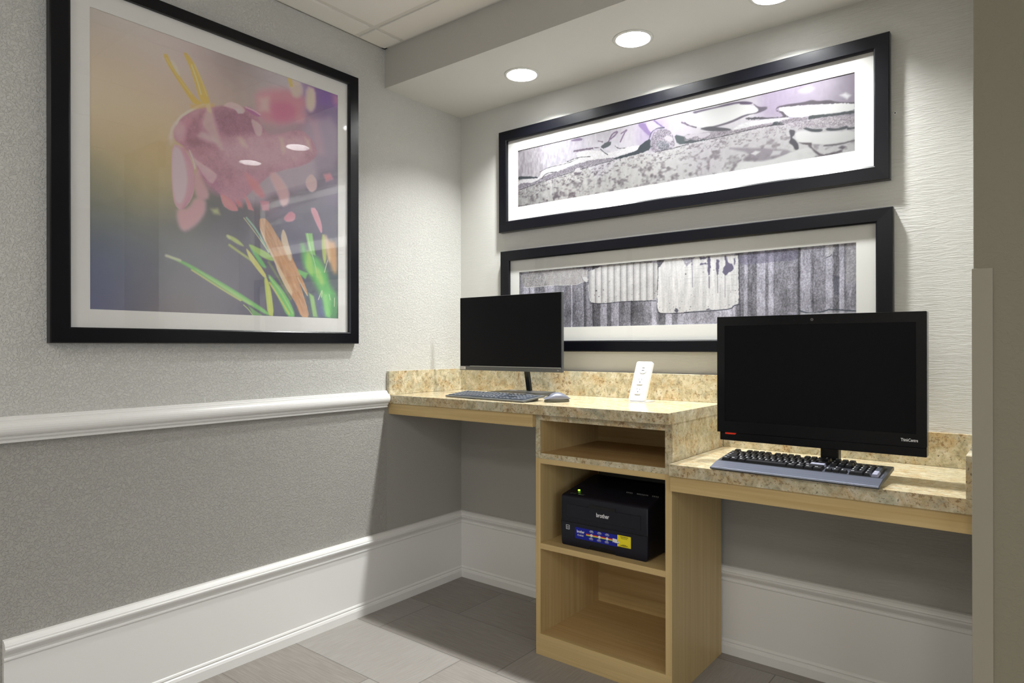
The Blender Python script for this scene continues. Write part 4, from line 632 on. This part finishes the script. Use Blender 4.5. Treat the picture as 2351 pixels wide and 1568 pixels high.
bm.faces.new(A); bm.faces.new(B2[::-1])
for i in range(4): bm.faces.new((A[i], A[(i+1) % 4], B2[(i+1) % 4], B2[i]))
obj('neck', bm, mat('neck_dark', (30, 34, 36), .25, .6, .4), r, bevel=.002)
bxo('neck_mount', (.445, .505, -.175, -.112, 1.10, 1.19), m_greyd, r, bevel=.004)
bm = bmesh.new(); prism(bm, rrect(.352, .598, -.238, -.044, .006), CT, CT+.014, 'z'); b = obj('base', bm, m_greyd, r, bevel=.0015)
bm = bmesh.new(); prism(bm, rrect(.375, .410, -.085, -.070, .004), CT+.0142, CT+.0148, 'z'); obj('base_label', bm, m_silver, r)
# ------------------------------------------------------------------ right all-in-one computer
r = thing('desktop_computer', 'large black all-in-one computer on the lower countertop', 'computer', (1.711, -.27, LT))
bxo('housing', (1.4255, 1.9975, -.3385, -.300, .851, 1.217), m_gloss, r, bevel=.003, seg=3)
bxo('lower_housing', (1.4335, 1.9965, -.337, -.298, .826, .8515), m_gloss, r, bevel=.002)
bxo('rear_cover', (1.47, 1.955, -.300, -.262, .855, 1.19), m_black, r, bevel=.012)
bm = bmesh.new(); rim(bm, 1.4275, 1.9955, .853, 1.215, .0225, -.3412, -.3383); 
bm.free(); bm = bmesh.new()
for d in ((1.4262, 1.9968, -.3405, -.338, 1.1880, 1.2163), (1.4262, 1.9968, -.3405, -.338, .8518, .8875), (1.4262, 1.4505, -.3405, -.338, .8875, 1.188), (1.9725, 1.9968, -.3405, -.338, .8875, 1.188)): box(bm, *d)
obj('bezel', bm, m_gloss, r)
bxo('screen', (1.4500, 1.9730, -.3393, -.3384, .8870, 1.1885), m_screen, r)
bm = bmesh.new(); cyl(bm, (1.7105, -.3404, 1.2015), .0042, -.0012, 'y', 20); c_ = obj('webcam', bm, mat('webcam_grey', (96, 92, 92), .3, .5), r)
bm = bmesh.new(); cyl(bm, (1.7105, -.3416, 1.2015), .0018, -.0004, 'y', 14); obj('webcam_lens', bm, m_slot, c_)
bm = bmesh.new()
bm.free()
for x in (1.660, 1.738):
    bm = bmesh.new(); cyl(bm, (x, -.3404, 1.2012), .0012, -.0003, 'y', 10); obj('microphone', bm, m_slot, r)
bm = bmesh.new(); prism(bm, [(1.4515, .8462), (1.4515, .8512), (1.4870, .8512), (1.4830, .8462)], -.3398, -.3385+.002, 'y')
obj('red_badge', bm, m_red, r)
obj('logo', text_mesh('ThinkCentre', .0118, facing_y(1.9365, -.3410, .8660), wscale=.66, bold=.00015), m_text, r)
bxo('neck', (1.722, 1.772, -.297, -.262, LT+.010, .95), m_black, r, bevel=.004)
bm = bmesh.new(); prism(bm, rrect(1.622, 1.822, -.405, -.175, .02), LT, LT+.009, 'z'); obj('base', bm, m_black, r, bevel=.002)
# ------------------------------------------------------------------ keyboards
random.seed(2)
_cache = {}
def key_mesh(w_, d_, h_, inset, style):
    k = (round(w_, 5), round(d_, 5), style)
    if k in _cache: return _cache[k]
    bm = bmesh.new(); g = .0006
    lo = [(g, g), (w_-g, g), (w_-g, d_-g), (g, d_-g)]; hi = [(g+inset, g+inset*.5), (w_-g-inset, g+inset*.5), (w_-g-inset, d_-g-inset*.6), (g+inset, d_-g-inset*.6)]
    A = [bm.verts.new((x, y, 0)) for x, y in lo]; Bq = [bm.verts.new((x, y, h_*(.94 if i < 2 else 1.0))) for i, (x, y) in enumerate(hi)]
    bm.faces.new(Bq)
    for i in range(4): bm.faces.new((A[i], A[(i+1) % 4], Bq[(i+1) % 4], Bq[i]))
    # legend: one or two little strokes printed on the cap
    if style != 'blank':
        lw = .0036 if w_ < .022 else .0075
        for q in range(2 if w_ < .022 else 1):
            x0 = g+inset+.0012; y0 = d_-g-inset*.6-.0034-q*.0042
            vs = [bm.verts.new((x, y, h_+.0002)) for x, y in ((x0, y0), (x0+lw*(1 if q == 0 else .6), y0), (x0+lw*(1 if q == 0 else .6), y0+.0021), (x0, y0+.0021))]
            f = bm.faces.new(vs); f.material_index = 1
    bmesh.ops.recalc_face_normals(bm, faces=bm.faces)
    me = bpy.data.meshes.new('key'); bm.to_mesh(me); bm.free(); me.materials.append({'a': m_key, 'blank': m_key, 'c': m_key2, 'p': m_key3}.get(style, m_key)); me.materials.append(m_leg); _cache[k] = me
    return me
def keyboard(name, label, loc, rot, W, Dp, slim):
    r = thing(name, label, 'keyboard', loc, rot, None)
    if slim: u, kd, kx, ky, zt, kh, ins = (W-.016)/22.5, .0172, .008, .010, .0068, .0022, .0006
    else: u, kd, kx, ky, zt, kh, ins = (W-.024)/22.5, .0182, .012, .060, .0135, .0075, .0024
    bm = bmesh.new()
    if slim: prism(bm, [(0, .0005), (0, .0055), (.003, .0066), (Dp-.002, .0066), (Dp, .005), (Dp, 0), (.004, 0)], 0, W, 'x')
    else: prism(bm, [(0.001, 0), (0, .004), (.002, .0062), (.054, .0120), (.058, .0125), (Dp-.012, .0125), (Dp-.003, .0105), (Dp, .006), (Dp, 0)], 0, W, 'x')
    o = obj('body', bm, m_grey if slim else m_kb, r, bevel=.0016, local=True)
    if not slim:
        bm = bmesh.new(); prism(bm, [(.0008, .0052), (.0025, .0075), (.0525, .0132), (.0535, .0120), (.003, .0058)], .0012, W-.0012, 'x'); obj('palm_strip', bm, m_palm, r, local=True, bevel=.0006)
        bm = bmesh.new(); box(bm, .30*W/.45, W-.006, .0585, .095, .0118, .0129); box(bm, .295*W/.45+.004, .305*W/.45, .058, .165, .0118, .0129); obj('deck_inlay', bm, m_palm, r, local=True)
        # island plates behind the keys
        bm = bmesh.new(); box(bm, kx-.002, kx+15*u+.001, ky-.001, ky+6*kd+.006, .0118, .0131); box(bm, kx+15.4*u, kx+18.4*u, ky+3*kd-.001, ky+6*kd+.006, .0118, .0131); box(bm, kx+18.7*u, kx+22.6*u, ky-.001, ky+5*kd+.001, .0118, .0131); obj('key_well', bm, m_black, r, local=True)
    else:
        bm = bmesh.new(); box(bm, kx-.001, W-kx+.001, ky-.001, ky+6*kd+.004, .0060, .0068); obj('key_well', bm, mat('slim_well', (48, 52, 60), .4, .4), r, local=True)
    keys = []
    gapF = .005 if not slim else .002
    row = lambda n: ky+n*kd+(gapF if n == 5 else 0)
    x = 0
    for wd in (1.25, 1.25, 1.25, 6.25, 1.25, 1.25, 1.25, 1.25): keys.append((x, 0, wd, 1, 'blank' if wd > 6 else 'a')); x += wd
    x = 0
    for wd in [2.25]+[1]*10+[2.75]: keys.append((x, 1, wd, 1, 'a')); x += wd
    x = 0
    for wd in [1.75]+[1]*11+[2.25]: keys.append((x, 2, wd, 1, 'p' if wd == 2.25 and not slim else 'a')); x += wd
    x = 0
    for wd in [1.5]+[1]*12+[1.5]: keys.append((x, 3, wd, 1, 'a')); x += wd
    x = 0
    for wd in [1]*13+[2]: keys.append((x, 4, wd, 1, 'a')); x += wd
    for x in (0, 2, 3, 4, 5, 6.5, 7.5, 8.5, 9.5, 11, 12, 13, 14): keys.append((x, 5, 1, 1, 'a'))
    for x in (15.4, 16.4, 17.4):
        for n in (3, 4, 5): keys.append((x, n, 1, 1, 'a'))
        keys.append((x, 0, 1, 1, 'a'))
    keys.append((16.4, 1, 1, 1, 'a'))
    for x in (18.6, 19.55, 20.5):
        for n in (1, 2, 3, 4): keys.append((x, n, .95, 1, 'a'))
    keys += [(18.6, 0, 1.9, 1, 'a'), (20.5, 0, .95, 1, 'a'), (21.45, 4, .95, 1, 'a'), (21.45, 2, .95, 2, 'c' if not slim else 'a'), (21.45, 0, .95, 2, 'p' if not slim else 'a')]
    keys.sort(key=lambda k_: (k_[1] == 5, k_[1])); rest = None
    for n, (x, rr, wd, hd, stl) in enumerate(keys):
        me = key_mesh(wd*u, hd*kd, kh, ins, stl if not slim else ('blank' if stl == 'blank' else 's'))
        pos = Vector((kx+x*u, row(rr), zt if slim else .0130))
        if n < 99:
            o = bpy.data.objects.new('key', me); C.objects.link(o); o.location = pos; o.parent = r
        else:
            if rest is None: rest = bmesh.new()
            tmp = me.copy(); tmp.transform(Matrix.Translation(pos)); rest.from_mesh(tmp); bpy.data.meshes.remove(tmp)
    if rest:
        o = obj('function_keys', rest, [m_key, m_leg], r, local=True); o['kind'] = 'stuff'
    hgt = Dp*math.tan(rot[0])
    for x in (.03, W-.055):
        bm = bmesh.new(); prism(bm, [(Dp-.030, -.0002), (Dp-.008, -.0002), (Dp-.008-.0*hgt, -(Dp-.008)*math.tan(rot[0])*.985), (Dp-.016, -(Dp-.016)*math.tan(rot[0])*.985)], x, x+.025, 'x'); obj('foot', bm, m_grey if slim else m_black, r, local=True)
    return r
def tl(a): return math.radians(a)
_cache.clear()
keyboard('slim_keyboard', 'slim dark grey keyboard in front of the left monitor', (.300, -.4200, CT+.0012), (tl(6.0), 0, tl(-4.2)), .432, .130, True)
for me in list(_cache.values()):
    me.materials[0] = m_key2
_cache.clear()
keyboard('full_size_keyboard', 'full-size black keyboard with a silver palm strip on the lower countertop', (1.4595, -.4870, LT+.0016), (tl(7.2), 0, tl(-1.9)), .452, .187, False)
# ------------------------------------------------------------------ mouse
r = thing('computer_mouse', 'grey wireless mouse beside the slim keyboard', 'mouse', (.803, -.337, CT), (0, 0, math.atan2(-.076, -.054)))
def shell(x0, x1, hw, prof_f, zb, nu=24, nv=16, zscale=1.0):
    bm = bmesh.new(); rows = []
    for i in range(nu+1):
        s_ = i/nu; x = x0+(x1-x0)*s_; wd = hw*math.sin(PI*(0.06+0.88*s_))**0.42; hz = prof_f(s_)*zscale
        rw = []
        for j in range(nv+1):
            a = PI*j/nv; rw.append(bm.verts.new((x, wd*math.cos(a), zb+(hz-zb)*max(0, math.sin(a))**0.62)))
        rows.append(rw)
    for i in range(nu):
        for j in range(nv): bm.faces.new((rows[i][j], rows[i][j+1], rows[i+1][j+1], rows[i+1][j]))
    bm.faces.new(rows[0]); bm.faces.new(rows[-1][::-1])
    for i in range(nu): bm.faces.new((rows[i][0], rows[i+1][0], rows[i+1][nv], rows[i][nv]))
    return bm
pf = lambda s_: .0085+.0285*math.sin(PI*min(1, (s_*0.92+0.05)))**0.9*(1.0 if s_ < .5 else 1-.25*(s_-.5)**1.0)
obj('base', shell(-.046, .046, .0265, lambda s_: pf(s_)*.80, .001), m_moused, r, smooth=True, local=True)
obj('top_shell', shell(-.050, .050, .0285, pf, .0115), m_mouse, r, smooth=True, local=True)
bm = bmesh.new(); cyl(bm, (.028, -.003, .0215), .0075, .006, 'y', 24); obj('scroll_wheel', bm, m_slot, r, smooth=False, local=True)
# ------------------------------------------------------------------ power hub
r = thing('power_hub', 'white leaning power hub with two outlets on the upper countertop', 'power outlet', (1.020, -.178, CT))
bm = bmesh.new(); prism(bm, rrect(0.0, .068, -.004, .085, .006), 0, .004, 'z'); obj('foot_plate', bm, m_white, r, local=True, bevel=.0008)
bm = bmesh.new(); prism(bm, rrect(0, .0675, 0, .160, .007), 0, .015, 'y'); pn = obj('panel', bm, m_white, r, local=True, bevel=.0015); pn.location = (0, -.002, .0068); pn.rotation_euler = (-math.radians(24.8), 0, math.radians(-1.5))
def sub(name, bm, m, **kw): return obj(name, bm, m, pn, local=True, **kw)
bm = bmesh.new(); cyl(bm, (.0360, .0005, .126), .0165, -.0025, 'y', 32); sub('usb_disc', bm, m_white)
bm = bmesh.new(); cyl(bm, (.0360, .0006, .1245), .0168, -.0012, 'y', 32); sub('usb_rim', bm, m_whited)
bm = bmesh.new()
for z in (.133, .1225): box(bm, .0305, .0415, -.0024, -.0018, z-.0012, z+.0012)
for z in (.085, .046):
    for x in (.0275, .0395): box(bm, x-.0007, x+.0007, -.0022, -.0016, z-.0035, z+.0035)
    cyl(bm, (.0335, -.0016, z-.0105), .0021, -.0006, 'y', 12)
sub('slots', bm, m_slot)
for z in (.085, .046):
    bm = bmesh.new(); prism(bm, rrect(.0205, .0470, z-.0165, z+.0085, .003), -.0017, .0005, 'y'); sub('outlet', bm, m_white)
    bm = bmesh.new(); box(bm, .0215, .0460, -.0030, .0005, z-.0200, z-.0165); sub('outlet_ledge', bm, m_whited)
sub('logo', text_mesh('TOUTC', .0062, Matrix.Translation((.0225, -.0002, .0190)) @ Matrix.Rotation(PI/2, 4, 'X'), ext=.0002), m_textg)
